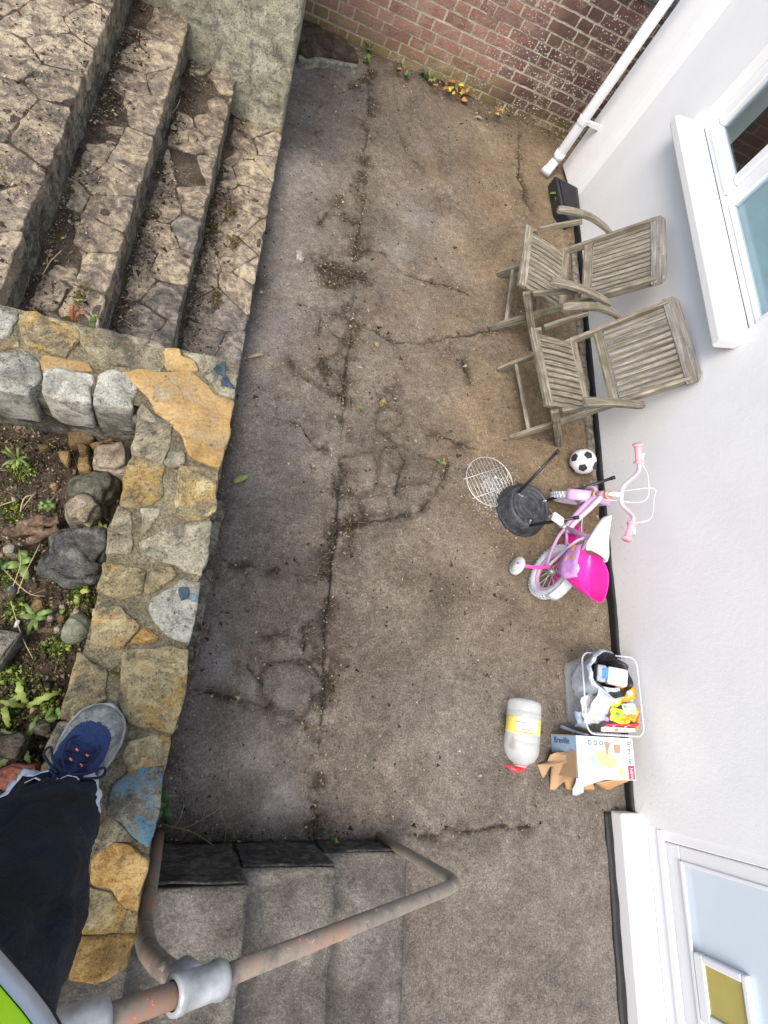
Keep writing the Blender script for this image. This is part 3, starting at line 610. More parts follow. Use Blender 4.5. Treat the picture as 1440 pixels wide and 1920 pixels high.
for k, (xa, xb, zt) in enumerate(TR):
    st = rough_box('step', (xa - .05, YR1 - .02, 0 if k == 0 else TR[k - 1][2] - .05), (xb - .004, YE + .05, zt - .012), .014, .016 if k else .008, 11, RISER if k else DIRTFILL, steps, 60 + k)
    rg = random.Random(5 + k); seeds = []; tries = 0
    while len(seeds) < (26 if k < 3 else 44) and tries < 4000:
        tries += 1; p = np.array([rg.uniform(xa, xb), rg.uniform(YR1, YE)])
        if all(np.hypot(*((p - q) * (1.3, 1))) > (.135 if k < 3 else .15) for q in seeds): seeds.append(p)
    grid('dirt_joint', xa - .03, xb - .004, YR1 - .01, YE + .01, .012, lambda X, Y: zt - .006 + fbm(xyz(X, Y), 10, 4, 70 + k) * .008 + .012 * np.exp(-(X - xa) / .03), DIRTFILL, st)
    for i, c in enumerate(voronoi(xa + .012, xb + .004, YR1, YE, seeds)):
        cy = np.mean(c, 0)
        if min(q[0] for q in c) < xa + .03 and rg.random() < .22 and k < 3: continue
        c = shrink(c, .001 + rg.random() * .004)
        grey_tone = (cy[1] < 1.9 + rg.uniform(-.3, .3)) and k < 2 or (k == 2 and cy[1] < 1.3)
        stone('tread_stone', c, zt + rg.uniform(-.003, .003), .07, TREAD_D if grey_tone else TREAD, st, rough=.009, dome=.0, seed=200 + 50 * k + i, step=.014, edge=.004, nscale=13, jit=.009, tilt=(rg.uniform(-.012, .012), rg.uniform(-.012, .012)))
endw = thing('rendered_wall', 'rough pale rendered wall standing at the far end of the stone steps', 'wall', (-.7, 3.8, 0))
def bulge(V):
    V = V.copy(); V[:, 0] = np.minimum(V[:, 0], .004); return V
rough_box('rendered_face', (-1.9, YE, 0), (-.004, YB + .1, 1.32), .02, .014, 6, ROCKFACE, endw, 80, 5, shape=bulge)
rough_box('top_edge', (-1.92, YE - .02, 1.30), (.01, YB + .1, 1.38), .03, .012, 7, STONE_GREY, endw, 84)

# ------------------------------------------------------------------ brick wall at the far end
bw = thing('brick_wall', 'old red brick wall with pale mortar and algae stained foot', 'brick wall', (1.2, YB, 0))
BH, BWd, HD, GP = .0618, .199, .096, .0128
MB().box((-.25, YB + .0006, 0), (3.2, YB + .22, 13 * (BH + GP) + .004)).build('mortar', BMORTAR, bw)
def brickmesh(L, s):
    rg = np.random.default_rng(s); xs_ = np.linspace(-L / 2, L / 2, 9 if L > .15 else 5); zs_ = np.linspace(-BH / 2, BH / 2, 4); V = []; F = []
    pts = [(x, 0., z) for z in zs_ for x in xs_]; nx = len(xs_)
    V = np.array(pts); e = np.minimum(np.minimum(L / 2 - np.abs(V[:, 0]), BH / 2 - np.abs(V[:, 2])) * 1., .01)
    V[:, 1] = np.where(e < 1e-6, .0006, 0) + rg.normal(0, .0004, len(V)); V[:, 0] += np.where(e < 1e-6, rg.normal(0, .0015, len(V)), 0); V[:, 2] += np.where(e < 1e-6, rg.normal(0, .0013, len(V)), 0)
    for j in range(3):
        for i in range(nx - 1): F.append((j * nx + i, j * nx + i + 1, (j + 1) * nx + i + 1, (j + 1) * nx + i))
    rim = [i for i in range(nx)] + [j * nx + nx - 1 for j in range(1, 4)] + [3 * nx + i for i in range(nx - 2, -1, -1)] + [j * nx for j in range(2, 0, -1)]
    o = len(V); V = np.concatenate([V, V[rim] + np.array([0, .02, 0])])
    for i in range(len(rim)): j = (i + 1) % len(rim); F.append((rim[j], rim[i], o + i, o + j))
    me = fastmesh('brick', V, F); me.materials.append(BRICK); return me
SB = [brickmesh(BWd, i) for i in range(6)]; HB = [brickmesh(HD, 20 + i) for i in range(4)]
rg = random.Random(3)
for c in range(13):
    x = -.2 - (.155 if c % 2 else 0) + rg.uniform(-.01, .01); i = c % 2; nb = 0
    while x < 2.75:
        hd = (nb % 3 == 2) if c % 3 else (nb % 2 == 1); L = HD if hd else BWd
        me = rg.choice(HB if hd else SB)
        if x + L > -.02:
            o = bpy.data.objects.new('brick', me); COL.objects.link(o); child(o, bw)
            o.location = (x + L / 2, YB - .0022 + rg.uniform(-.001, .001), .008 + c * (BH + GP) + BH / 2 + .004 * math.sin(x * 2 + c)); o.rotation_euler = (0, rg.uniform(-.008, .008), rg.uniform(-.012, .012))
        x += L + GP + rg.uniform(-.002, .003); nb += 1
rough_box('coping', (-.3, YB - .02, 13 * (BH + GP) + .012), (3.2, YB + .25, 13 * (BH + GP) + .09), .03, .006, 12, STONE_DARK, bw, 88)

# ------------------------------------------------------------------ house
house = thing('house', 'white rendered house wall with recessed window and panelled back door', 'house', (HX, 1.2, 0))
YA = 3.89; WY0, WY1, WZ0, WZ1 = 1.826, 3.30, 1.03, 2.35; DY0, DY1, DZ1 = -1.62, -.40, 2.25; HT = 3.2; XB = HX + .28
def wallface(parts, X=HX):
    mb = MB()
    for (ya, yb, za, zb) in parts: mb.box((X, ya, za), (XB, yb, zb))
    return mb
wl = wallface([(-3.2, DY0, .03, HT), (DY0, DY1, DZ1, HT), (DY1, WY0, .03, HT), (WY0, WY1, .03, WZ0 - .03), (WY0, WY1, WZ1, HT), (WY1, YA, .03, HT)]).build('wall', RENDER, house)
# rounded bead at the bend, then the short angled end of the house up to the corner behind the downpipe
bx, by = HX - .0, YA
MB().prism([(HX + .002, YA - .045), (HX - .030, YA + .03), (HX - .042, YA + .07), (HX - .09, YA + .30), (HX + .9, YA + .32), (HX + .9, YA - .01), (XB - .01, YA), (XB - .01, YA - .045)], .032, HT - .002).build('end_wall', RENDER, house)
rough_box('base_strip', (HX - .012, -.36, -.02), (HX + .05, YA - .005, .058), .02, .010, 9, BLACKP, house, 86)  # black strip along the foot of the wall
rough_box('base_strip', (HX - .15, -3.0, -.02), (HX + .05, -.362, .014), .02, .012, 9, BLACKP, house, 87)  # low flat black strip in front of the threshold
rough_box('kerb_strip', (HX - .065, 1.3, -.02), (HX - .016, 3.4, .022), .014, .010, 12, STONE_GREY, house, 88)
# the room behind the glass
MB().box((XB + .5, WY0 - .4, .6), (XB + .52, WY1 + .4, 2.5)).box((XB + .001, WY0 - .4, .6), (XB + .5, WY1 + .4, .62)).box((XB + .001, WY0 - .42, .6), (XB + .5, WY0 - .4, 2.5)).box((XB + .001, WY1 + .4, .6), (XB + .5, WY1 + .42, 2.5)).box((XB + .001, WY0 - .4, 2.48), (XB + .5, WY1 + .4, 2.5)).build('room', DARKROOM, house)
win = thing('window', loc=(HX + .1, WY0, WZ0)); child(win, house)
WX = HX + .095; ym = 2.69                       # window plane and mullion
fr = MB()
fr.box((WX - .03, WY0, WZ0 - .03), (WX + .05, WY1, WZ0 + .045)).box((WX - .03, WY0, WZ1 - .06), (WX + .05, WY1, WZ1)).box((WX - .03, WY0, WZ0 + .045), (WX + .05, WY0 + .05, WZ1 - .06)).box((WX - .03, WY1 - .045, WZ0 + .045), (WX + .05, WY1, WZ1 - .06)).box((WX - .029, ym - .035, WZ0 + .045), (WX + .05, ym + .035, WZ1 - .06))
fr.build('frame', UPVC, win, bevel=.006)
def sash(ya, yb, za, zb, t, dx):
    m = MB(); x0, x1 = WX - .045 + dx, WX + .01
    m.box((x0, ya, za), (x1, yb, za + t)).box((x0, ya, zb - t), (x1, yb, zb)).box((x0, ya, za + t), (x1, ya + t, zb - t)).box((x0, yb - t, za + t), (x1, yb, zb - t)); return m
sash(ym + .036, WY1 - .046, WZ0 + .047, WZ1 - .062, .06, 0).build('casement', UPVC, win, bevel=.008)
sash(WY0 + .051, ym - .036, WZ0 + .047, WZ1 - .062, .022, .012).build('glazing_bead', UPVC, win, bevel=.006)
MB().box((WX - .016, ym + .09, WZ0 + .1), (WX - .008, WY1 - .1, WZ1 - .11)).build('pane', GLASS, win)
MB().box((WX - .016, WY0 + .07, WZ0 + .066), (WX - .008, ym - .055, WZ1 - .08)).build('pane', GLASS, win)
MB().box((WX + .012, WY0 + .06, WZ0 + .05), (WX + .02, ym - .045, WZ1 - .07)).build('blind', BLIND, win)
MB().box((WX - .032, WY0, WZ0 + .012), (WX - .031, WY1, WZ0 + .016)).build('seal_line', BLACKPL, win)
sl_ = MB(); prof = [(HX + .075, WZ0 - .032), (HX - .10, WZ0 - .062), (HX - .115, WZ0 - .056), (HX - .118, WZ0 - .01), (HX - .105, WZ0 + .002), (HX + .062, WZ0 + .012)]
n_ = len(prof); Vs = [(x, WY0 - .075, z) for x, z in prof[:0]]
ya, yb = 1.765, 3.345
Vs = [(min(x, HX - .001) if False else x, ya, z) for x, z in prof] + [(x, yb, z) for x, z in prof]
fo = MB().add([(min(x, HX - .002), ya, z) for x, z in prof] + [(min(x, HX - .002), yb, z) for x, z in prof], [tuple(range(n_)), tuple(reversed(range(n_, 2 * n_)))] + [(i, n_ + i, n_ + (i + 1) % n_, (i + 1) % n_) for i in range(n_)])
fo.build('sill', PAINTSILL, win, bevel=.006)
MB().add([(x, y, z) for y in (WY0 + .002, WY1 - .002) for x, z in ((HX - .003, WZ0 - .03), (HX + .064, WZ0 - .03), (HX + .064, WZ0 + .012), (HX - .003, WZ0 + .007))], [(0, 1, 2, 3), (7, 6, 5, 4), (0, 4, 5, 1), (1, 5, 6, 2), (2, 6, 7, 3), (3, 7, 4, 0)]).build('sill_board', PAINTSILL, win)
# back door
door = thing('door', loc=(HX, -1, 0)); child(door, house)
MB().box((2.118, -3.0, .0), (HX - .001, -.352, .085)).box((HX - .001, DY0, .0), (HX + .10, DY1, .0875)).build('threshold', PAINTSILL, door, bevel=.01)
d1 = MB().box((HX + .028, DY0, .09), (HX + .12, DY1, .17)).box((HX + .028, DY1 - .05, .17), (HX + .12, DY1, DZ1)).box((HX + .028, DY0, .17), (HX + .12, DY0 + .05, DZ1)).build('frame', UPVC, door, bevel=.006)
MB().box((HX + .012, DY0, .165), (HX + .0275, DY1 - .005, .20)).build('weather_bar', UPVC, door, bevel=.005)
lf = MB().box((HX + .04, DY0 + .055, .173), (HX + .10, DY1 - .055, .262)).box((HX + .04, DY1 - .125, .262), (HX + .10, DY1 - .055, DZ1 - .06)).box((HX + .04, DY0 + .055, .262), (HX + .10, DY0 + .125, DZ1 - .06)).build('leaf', UPVC, door, bevel=.006)
MB().box((HX + .03, DY0 + .14, .262), (HX + .0395, DY1 - .115, .278)).box((HX + .034, DY1 - .129, .28), (HX + .0395, DY1 - .113, DZ1 - .08)).build('panel_bead', UPVC, door, bevel=.004)
MB().box((HX + .055, DY0 + .126, .263), (HX + .07, DY1 - .126, DZ1 - .07)).build('panel', DOORP, door)
cf = MB().box((HX + .026, -1.085, .283), (HX + .054, -.845, .33)).box((HX + .026, -1.085, .505), (HX + .054, -.845, .53)).box((HX + .026, -.875, .33), (HX + .054, -.845, .505)).box((HX + .026, -1.085, .33), (HX + .054, -1.045, .505)).build('cat_flap', UPVC, door, bevel=.006)
child(MB().box((HX + .036, -1.044, .331), (HX + .04, -.876, .504)).build('flap_panel', AMBER), cf)
# downpipe on the corner
dpx, dpy = P(1040, 333, .03)[:2]; dpx, dpy = 2.02, 4.10
dp = MB().tube(smoothpath([(dpx - .05, dpy - .075, .035), (dpx - .02, dpy - .03, .06), (dpx, dpy, .13), (dpx, dpy, .25)], 5) + [(dpx, dpy, HT)], .036, 20).build('downpipe', UPVC, house, smooth=True)
child(MB().tube([(dpx, dpy, .11), (dpx, dpy, .17)], .041, 20).tube([(dpx - .056, dpy - .085, .03), (dpx - .036, dpy - .052, .045)], .04, 20).build('pipe_socket', UPVC, smooth=True), dp)
child(MB().tube([(dpx, dpy, .40), (dpx, dpy, .44)], .041, 20).box((dpx, dpy - .012, .404), (dpx + .16, dpy + .012, .436)).build('pipe_clip', UPVC, bevel=.002), dp)

# ------------------------------------------------------------------ concrete steps by the camera and their handrail
cst = thing('concrete_steps', 'grey aggregate concrete steps with dark side below the handrail', 'steps', (.4, -1.2, 0))
XS = [.96, .622, .30, -.004]
def capz(zt): 
    def f_(V):
        V = V.copy(); return V
    return f_
for k, xb in enumerate(XS):
    zt = .182 * (k + 1); s_ = rough_box('step', (-1.4 if k == 3 else XS[k + 1] - .05, -2.2, 0 if k == 0 else .182 * k - .04), (xb, -.484 - .003 * k if k < 3 else -.49, zt), .02, .005, 9, STEPCON, cst, 90 + k)
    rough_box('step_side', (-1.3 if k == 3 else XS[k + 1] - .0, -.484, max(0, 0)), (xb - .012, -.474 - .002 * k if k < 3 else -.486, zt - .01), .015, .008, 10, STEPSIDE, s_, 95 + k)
def m_pipe():
    n = N('rusted_pipe', .7, .4); X, Y, Z = n.sep(n.co); a = n.noise(5, 5, .65, None, .5); b = n.noise(40, 6, .75)
    geo = n.sep(n.node('ShaderNodeNewGeometry').outputs['Normal'])
    c = n.ramp(n.math('ADD', n.math('MULTIPLY', a, .6), n.math('MULTIPLY', b, .4)), [(.36, lin(84, 77, 70)), (.50, lin(128, 118, 106)), (.585, lin(150, 106, 84)), (.68, lin(172, 122, 96))])
    c = n.mix(n.rng(X, .2, .7, 0, .75), c, n.mix(b, lin(110, 104, 94), lin(160, 152, 138)))
    c = n.mix(n.rng(b, .62, .68, 0, .8), c, lin(196, 190, 178)); c = n.mix(n.rng(n.noise(26, 5, .7, n.vadd(n.co, (4, 4, 4))), .62, .68, 0, .85), c, lin(62, 56, 52))
    return n.done(c, n.bump(b, .5, .004))
PIPE = m_pipe(); GALV = m_plain('galvanised_fitting', (.40, .41, .415), .5, .5, .32, .22, 26, Metallic=.3)
hr = thing('handrail', 'bent rusty pipe handrail rising over the concrete steps', 'handrail', (.9, -.47, 0))
A0, A1 = np.array((.903, -.462, 0)), np.array((.955, -.477, .645)); B0 = np.array((.126, -.477, 1.217)); B1 = np.array((-.034, -.48, 1.305)); B2 = np.array((-.4, -.5, 1.5))
u1, u2 = _n(A1 - A0), _n(B0 - A1)
el = [A1 - u1 * .07, A1 - u1 * .03 + u2 * .008, A1 - u1 * .008 + u2 * .03, A1 + u2 * .075]
MB().tube([A0, A0 + u1 * .3] + smoothpath(el, 4) + [A1 + (B0 - A1) * .5, B0], .0192, 18).build('pipe', PIPE, hr, smooth=True)
MB().tube([B0, (B0 + B1) / 2, B1, B2], .0205, 18).build('pipe', PIPE, hr, smooth=True)
MB().tube([B2, (-.4, -.5, .75)], .0235, 18).build('post', PIPE, hr, smooth=True)
MB().tube([(.02, -.452, 0), (.018, -.455, .4), (.014, -.462, .80)] + smoothpath([(.014, -.464, .86), (.017, -.468, .95), (.035, -.472, 1.06), (.075, -.475, 1.15), (.118, -.477, 1.205)], 5), .0205, 18).build('post', PIPE, hr, smooth=True)
t1 = _n(B1 - B0); c0 = B0 + t1 * .0
MB().lathe([(.023, -.052), (.031, -.052), (.033, -.045), (.033, -.036), (.03, -.03), (.030, .03), (.033, .036), (.033, .046), (.031, .052), (.023, .052)], c0, t1, 24).tube([c0, c0 + np.array((-.03, .004, -.05))], .029, 18).build('tee_fitting', GALV, hr, smooth=True)
MB().lathe([(.024, -.03), (.034, -.03), (.036, -.02), (.034, -.01), (.034, .09), (.037, .1), (.03, .11)], B1 + t1 * .02, t1, 24).build('coupling', GALV, hr, smooth=True)

# ------------------------------------------------------------------ folding garden chairs
def make_chair():
    c = thing('folding_chair', 'x', 'chair')
    # local frame: +x forwards, y across, z up; origin under the top of the backrest
    f0, tp = np.array((.60, 0, 0.)), np.array((.0, 0, .80))
    ax = _n(tp - f0); nrm = _n(np.cross((0, 1., 0), ax)); 
    at = lambda t, y: f0 + (tp - f0) * t + np.array((0, y, 0))
    for s in (-1, 1):
        MB().board(at(0, s * .235), at(.975, s * .235), .046, .022, ax * 0 + nrm).build('back_leg', WOOD, c, False, bevel=.003, grain=True)
        MB().board((.575, s * .262, .385), (.255, s * .262, 0), .044, .022, (1, 0, .9)).build('front_leg', WOOD, c, False, bevel=.003, grain=True)
        MB().board((.54, s * .266, .40), (.35, s * .283, .555), .034, .02, (1, 0, 1)).build('arm_strut', WOOD, c, False, bevel=.003, grain=True)
        a = [(.52, s * .29, .545), (.43, s * .297, .572), (.32, s * .30, .588), (.20, s * .292, .578), (.13, s * .275, .560)]
        m = MB(); pts = smoothpath(a, 4); V = []; Gr = []; L = 0
        for i, p in enumerate(pts):
            t = i / (len(pts) - 1); wd = .052 * (1 - .25 * t) * (1 if 0 < i < len(pts) - 1 else .8); L += 0 if i == 0 else np.linalg.norm(p - pts[i - 1])
            for u, v in ((-1, -1), (1, -1), (1, 1), (-1, 1)): V.append(p + np.array((0, u * wd / 2, v * .012))); Gr.append((L + s * 7, u * wd / 2, v * .012))
        n = len(pts); F = [(0, 3, 2, 1), tuple(4 * (n - 1) + k for k in range(4))] + [(4 * i + k, 4 * i + (k + 1) % 4, 4 * i + 4 + (k + 1) % 4, 4 * i + 4 + k) for i in range(n - 1) for k in range(4)]
        m.add(V, F, 0, Gr).build('armrest', WOOD, c, False, bevel=.004, grain=True)
    MB().board(at(.115, -.222), at(.115, .222), .034, .02, nrm).build('stretcher', WOOD, c, False, bevel=.003, grain=True)
    MB().board((.30, -.25, .06), (.30, .25, .06), .034, .02, (1, 0, 1)).build('stretcher', WOOD, c, False, bevel=.003, grain=True)
    # backrest
    MB().board(at(.60, -.222), at(.60, .222), .05, .022, ax).build('back_rail', WOOD, c, False, bevel=.003, grain=True)
    tr = MB(); q = at(.985, 0) + nrm * 0; hw = .262; w1 = .078; th = .026; prof = [(-hw, -.5), (-hw + .004, .2), (-hw + .04, .5), (hw - .04, .5), (hw - .004, .2), (hw, -.5)]
    V = []; Gr = []
    for sgn in (-1, 1):
        for y, k in prof: V.append(q + np.array((0, y, 0)) + ax * k * w1 + nrm * sgn * th / 2); Gr.append((y, k * w1, sgn * th / 2))
    n = len(prof); tr.add(V, [tuple(range(n)), tuple(reversed(range(n, 2 * n)))] + [(i, n + i, n + (i + 1) % n, (i + 1) % n) for i in range(n)], 0, Gr)
    tr.build('top_rail', WOODTOP, c, False, bevel=.004, grain=True)
    for i in range(12):
        y = -.203 + .406 * i / 11
        MB().board(at(.63, y), at(.958, y), .0235, .012, (0, 1, 0), n=4, sag=.002).build('back_slat', WOOD, c, False, bevel=.003, grain=True)
    # seat
    for x, zz, nm in ((.615, .395, 'seat_front_rail'), (.325, .362, 'seat_rear_rail')):
        MB().board((x, -.245, zz), (x, .245, zz), .052, .024, (1, 0, .1)).build(nm, WOOD, c, False, bevel=.003, grain=True)
    for s in (-1, 1): MB().board((.30, s * .212, .348), (.60, s * .212, .382), .03, .02, (0, 1, 0)).build('seat_side_rail', WOOD, c, False, bevel=.003, grain=True)
    for i in range(11):
        y = -.19 + .38 * i / 10
        MB().board((.345, y, .366), (.592, y, .396), .027, .012, (0, 1, 0), n=4, sag=.004).build('seat_slat', WOOD, c, False, bevel=.003, grain=True)
    return c
ch1 = make_chair()
def place(c, x, y, a, lab):
    c.location = (x, y, .004); c.rotation_euler = (0, 0, math.pi - a); tag(c, lab, 'chair', 'weathered folding chairs against the house')
ch2 = copytree(ch1)
place(ch1, 2.10, 2.545, R_(8), 'weathered slatted folding chair nearer the downpipe, its back under the window sill')
place(ch2, 2.165, 1.955, R_(-9), 'weathered slatted folding chair beside the football, turned towards its twin')

# ------------------------------------------------------------------ football
WHITEPL = m_plain('white_ball_skin', (.66, .67, .70), .5, .4, .1, .15, 30); BLACKPN = m_plain('black_ball_panel', (.03, .03, .035), .5, .4, .2)
bc = np.array((2.06, 1.535, .082)); br = .078
ball = thing('football', 'small black and white football lying between chair and wall', 'ball', (bc[0], bc[1], .004))
m = MB(); m.lathe([(br * math.sin(math.pi * i / 24), -br * math.cos(math.pi * i / 24)) for i in range(25)], bc, (0, 0, 1), 40); m.build('ball_skin', WHITEPL, ball, smooth=True)
ph = (1 + 5 ** .5) / 2; ico = [_n(v) for a in (-1, 1) for b in (-ph, ph) for v in ((0, a, b), (a, b, 0), (b, 0, a))]
rot = np.array(Matrix.Rotation(.5, 3, 'X') @ Matrix.Rotation(.9, 3, 'Z') @ Matrix.Rotation(.3, 3, 'Y'))
for v in ico:
    nb = sorted(ico, key=lambda q: np.linalg.norm(q - v))[1:6]; t = _n(nb[0] - v * np.dot(nb[0], v)); b = np.cross(v, t); V = [v]; K = 4
    for ring in range(1, 4):
        for k in range(5 * K):
            a = 2 * math.pi * k / (5 * K); aa = (a % (2 * math.pi / 5)) - math.pi / 5; rr = .37 * math.cos(math.pi / 5) / math.cos(aa) * ring / 3
            V.append(_n(v + rr * (math.cos(a) * t + math.sin(a) * b)))
    n = 5 * K; F = [(0, 1 + k, 1 + (k + 1) % n) for k in range(n)] + [(1 + r_ * n + k, 1 + (r_ + 1) * n + k, 1 + (r_ + 1) * n + (k + 1) % n, 1 + r_ * n + (k + 1) % n) for r_ in range(2) for k in range(n)]
    MB().add([bc + rot @ p * (br + .0012) for p in V], F).build('pentagon_panel', BLACKPN, ball, smooth=True)

# ------------------------------------------------------------------ upturned barbecue bowl and its grate
def m_enamel():
    n = N('black_enamel', .45, .5); a = n.noise(25, 5, .7); b = n.noise(110, 4, .8)
    r_ = n.vor(1)
    c = n.mix(n.rng(a, .4, .65, 0, .8), (.018, .02, .024, 1), (.07, .075, .085, 1)); c = n.mix(n.rng(b, .62, .70, 0, .75), c, (.45, .47, .5, 1))
    return n.done(c, n.bump(b, .35, .003), rough=n.rng(a, .3, .7, .35, .75))
ENAM = m_enamel(); STEEL = m_plain('dull_steel', (.5, .5, .49), .4, .5, .15, Metallic=.6); LEGB = m_plain('black_leg', (.014, .014, .017), .35, .5, .3)
b0 = np.array((1.655, 1.165, .004))
bbq = thing('barbecue_bowl', 'black round barbecue bowl turned upside down with its legs in the air', 'barbecue', b0)
ti = np.array((.02, .0, 1.)); 
bo = MB().lathe([(.150, 0), (.157, .002), (.158, .010), (.152, .014), (.146, .04), (.136, .085), (.128, .098), (.118, .104), (.114, .1035), (.112, .0995), (.098, .099), (.094, .1015), (.088, .099), (.07, .0985), (.066, .101), (.06, .0985), (.04, .098), (.036, .1), (.03, .098), (.0, .098)], b0, ti, 56).build('bowl', ENAM, bbq, smooth=True)
for (q0, q1, zt) in (((972, 924), (1047, 845), .31), ((1026, 938), (1152, 895), .40), ((994, 985), (1084, 970), .33)):
    p0 = P(*q0, .108); p1 = P(*q1, zt)
    lg = MB().tube([p0, p0 + (p1 - p0) * .5, p1], .0085, 14).build('leg', LEGB, bbq, smooth=True)
    dd = _n(p1 - p0)
    child(MB().tube([p1 - dd * .022, p1 + dd * .004], .0105, 14).build('leg_cap', BLACKPL, smooth=True), lg)
    inn = _n(np.array((b0[0] - p0[0], b0[1] - p0[1], 0)))
    child(MB().tube([p0 + inn * .028 + (0, 0, -.003), p0 + inn * .004 + (0, 0, -.002), p0 + dd * .03], .004, 8).tube([p0 + inn * .028 + (0, 0, -.004), p0 + inn * .028 + (0, 0, .008)], .005, 8).build('bracket', STEEL, smooth=True), lg)
    md = p0 + (p1 - p0) * .58; sd = _n(np.cross(dd, (0, 0, 1.))); child(MB().tube([md - sd * .014, md + sd * .014], .0035, 8).build('bolt', STEEL, smooth=True), lg)
MB().tube([b0 + np.array(p) for p in ((.155, -.02, .02), (.20, .0, .04), (.18, .05, .02), (.145, .06, .015))], .0025, 6).build('wire_handle', STEEL, bbq, smooth=True)
ASH = m_plain('pale_ash', (.42, .41, .39), .95, .1, .35, .8, 60)
g0 = np.array((1.455, 1.305, .016)); gR = .150
gt = thing('grill_grate', 'round wire grill grate lying over spilled ash beside the upturned barbecue', 'grate', g0)
WIRE = m_plain('chromed_wire', (.62, .6, .55), .4, .5, .2, Metallic=.5)
MB().tube([g0 + np.array((gR * math.cos(a), gR * math.sin(a), 0)) for a in np.linspace(0, 2 * math.pi, 49)], .0028, 8, cap=False).build('rim', WIRE, gt, smooth=True)
ga = R_(118); gu, gv = np.array((math.cos(ga), math.sin(ga), 0)), np.array((-math.sin(ga), math.cos(ga), 0))
for i in range(13):
    t = -.138 + .276 * i / 12; h = math.sqrt(gR ** 2 - t * t); MB().tube([g0 + gv * t - gu * h + (0, 0, .002), g0 + gv * t + gu * h + (0, 0, .002)], .0017, 6).build('wire', WIRE, gt, smooth=True)
for t in (-.06, .06): h = math.sqrt(gR ** 2 - t * t) + .02; MB().tube([g0 + gu * t - gv * h - (0, 0, .003), g0 + gu * t + gv * h - (0, 0, .003)], .0022, 6).build('cross_wire', WIRE, gt, smooth=True)

# ------------------------------------------------------------------ child's bicycle
LILAC = m_plain('lilac_paint', (.58, .36, .56), .25, .5, .06); PINKW = m_plain('pale_pink_paint', (.70, .56, .66), .25, .5, .06); WTYRE = m_plain('white_tyre', (.56, .60, .63), .65, .3, .14, .2)
MAG = m_plain('magenta_plastic', (.86, .035, .36), .28, .5, .05); HOTP = m_plain('hot_pink_plastic', (.80, .10, .42), .3, .5, .06); WHITE = m_plain('white_vinyl', (.76, .77, .78), .4, .5, .06); GOLD = m_plain('gold_ring', (.5, .30, .12), .35, .5, .1)
PINKRIM = m_plain('pink_rim', (.66, .42, .60), .35, .5, .06); CORAL = m_plain('coral_grip', (.80, .36, .42), .45, .4, .1); CLEARW = m_plain('milky_plastic', (.62, .63, .60), .4, .5, .08); STICK = m_plain('sticker_orange', (.8, .38, .06), .4, .4, .3); STICKY = m_plain('sticker_lilac', (.62, .30, .66), .4, .4, .25)
CABLE = m_plain('white_cable', (.7, .66, .68), .4, .4)
R0 = np.array((1.715, .79)); hd_ = math.atan2(.5, .175); LEAN = R_(8)
bk = thing('childs_bicycle', 'pink and lilac child bicycle with training wheels leaning by the wall', 'bicycle', (R0[0], R0[1], .004))
fw = np.array((math.cos(hd_), math.sin(hd_), 0)); rt = np.array((math.sin(hd_), -math.cos(hd_), 0)); upv = np.array((0, 0, 1.))
lr = rt * math.cos(LEAN) - upv * math.sin(LEAN); lu = rt * math.sin(LEAN) + upv * math.cos(LEAN); o3 = np.array((R0[0], R0[1], .006))
B = lambda x, y, z: o3 + fw * x + lr * y + lu * z          # x forward, y to the right, z up (bike frame)
def wheel(c, u, v, n, rad, nm='wheel', tyre=.024, rim=PINKRIM, spokes=14):
    wv = thing(nm, loc=c); child(wv, bk)
    m = MB(); prof = [(rad - tyre + tyre * math.cos(a), tyre * .95 * math.sin(a)) for a in np.linspace(0, 2 * math.pi, 15)[:-1]]
    m.lathe(prof, c, n, 56, closed=True)
    for k in range(44):                                       # tread blocks
        a = 2 * math.pi * k / 44
        for s in (-1, 1):
            aa = a + (math.pi / 44 if s > 0 else 0); rd = u * math.cos(aa) + v * math.sin(aa); tg = -u * math.sin(aa) + v * math.cos(aa); q = c + rd * (rad - .004) + n * s * .010
            V = [q + tg * i * .006 + n * j * .007 + rd * k2 * .0052 for k2 in (-1, 1) for (i, j) in ((-1, -1), (1, -1), (1, 1), (-1, 1))]
            m.add(V, [(0, 3, 2, 1), (4, 5, 6, 7), (0, 1, 5, 4), (1, 2, 6, 5), (2, 3, 7, 6), (3, 0, 4, 7)])
    m.build('tyre', WTYRE, wv, smooth=True)
    rr = rad - 2 * tyre + .004
    MB().lathe([(rr, -.011), (rr, .011), (rr - .010, .012), (rr - .014, .006), (rr - .014, -.006), (rr - .010, -.012)], c, n, 48, closed=True).build('rim', rim, wv, smooth=True)
    m = MB()
    for k in range(spokes):
        a = 2 * math.pi * k / spokes; s = 1 if k % 2 else -1; b_ = a + s * .5; m.tube([c + n * s * .014 + .014 * (u * math.cos(b_) + v * math.sin(b_)), c + (rr - .012) * (u * math.cos(a) + v * math.sin(a))], .0013, 5)
    m.build('spokes', CABLE, wv, smooth=True)
    MB().tube([c - n * .045, c - n * .018, c - n * .018, c + n * .018, c + n * .018, c + n * .045], [.004, .004, .016, .016, .004, .004], 14).build('hub', STEEL, wv, smooth=True)
    return wv
RW = .155
wheel(B(0, 0, RW), fw, lu, lr, RW, 'rear_wheel')
BBp, SC, HB_, HT_ = B(.27, 0, .175), B(.17, 0, .345), B(.435, 0, .345), B(.41, 0, .43)
fr = MB(); fr.tube(smoothpath([HT_ * .25 + HB_ * .75, B(.40, 0, .30), B(.33, 0, .225), BBp], 5), .017, 14).build('down_tube', LILAC, bk, smooth=True)
MB().tube(smoothpath([HT_ * .6 + HB_ * .4, B(.36, 0, .33), B(.29, 0, .235), B(.235, 0, .20)], 5), .013, 14).build('top_tube', PINKW, bk, smooth=True)
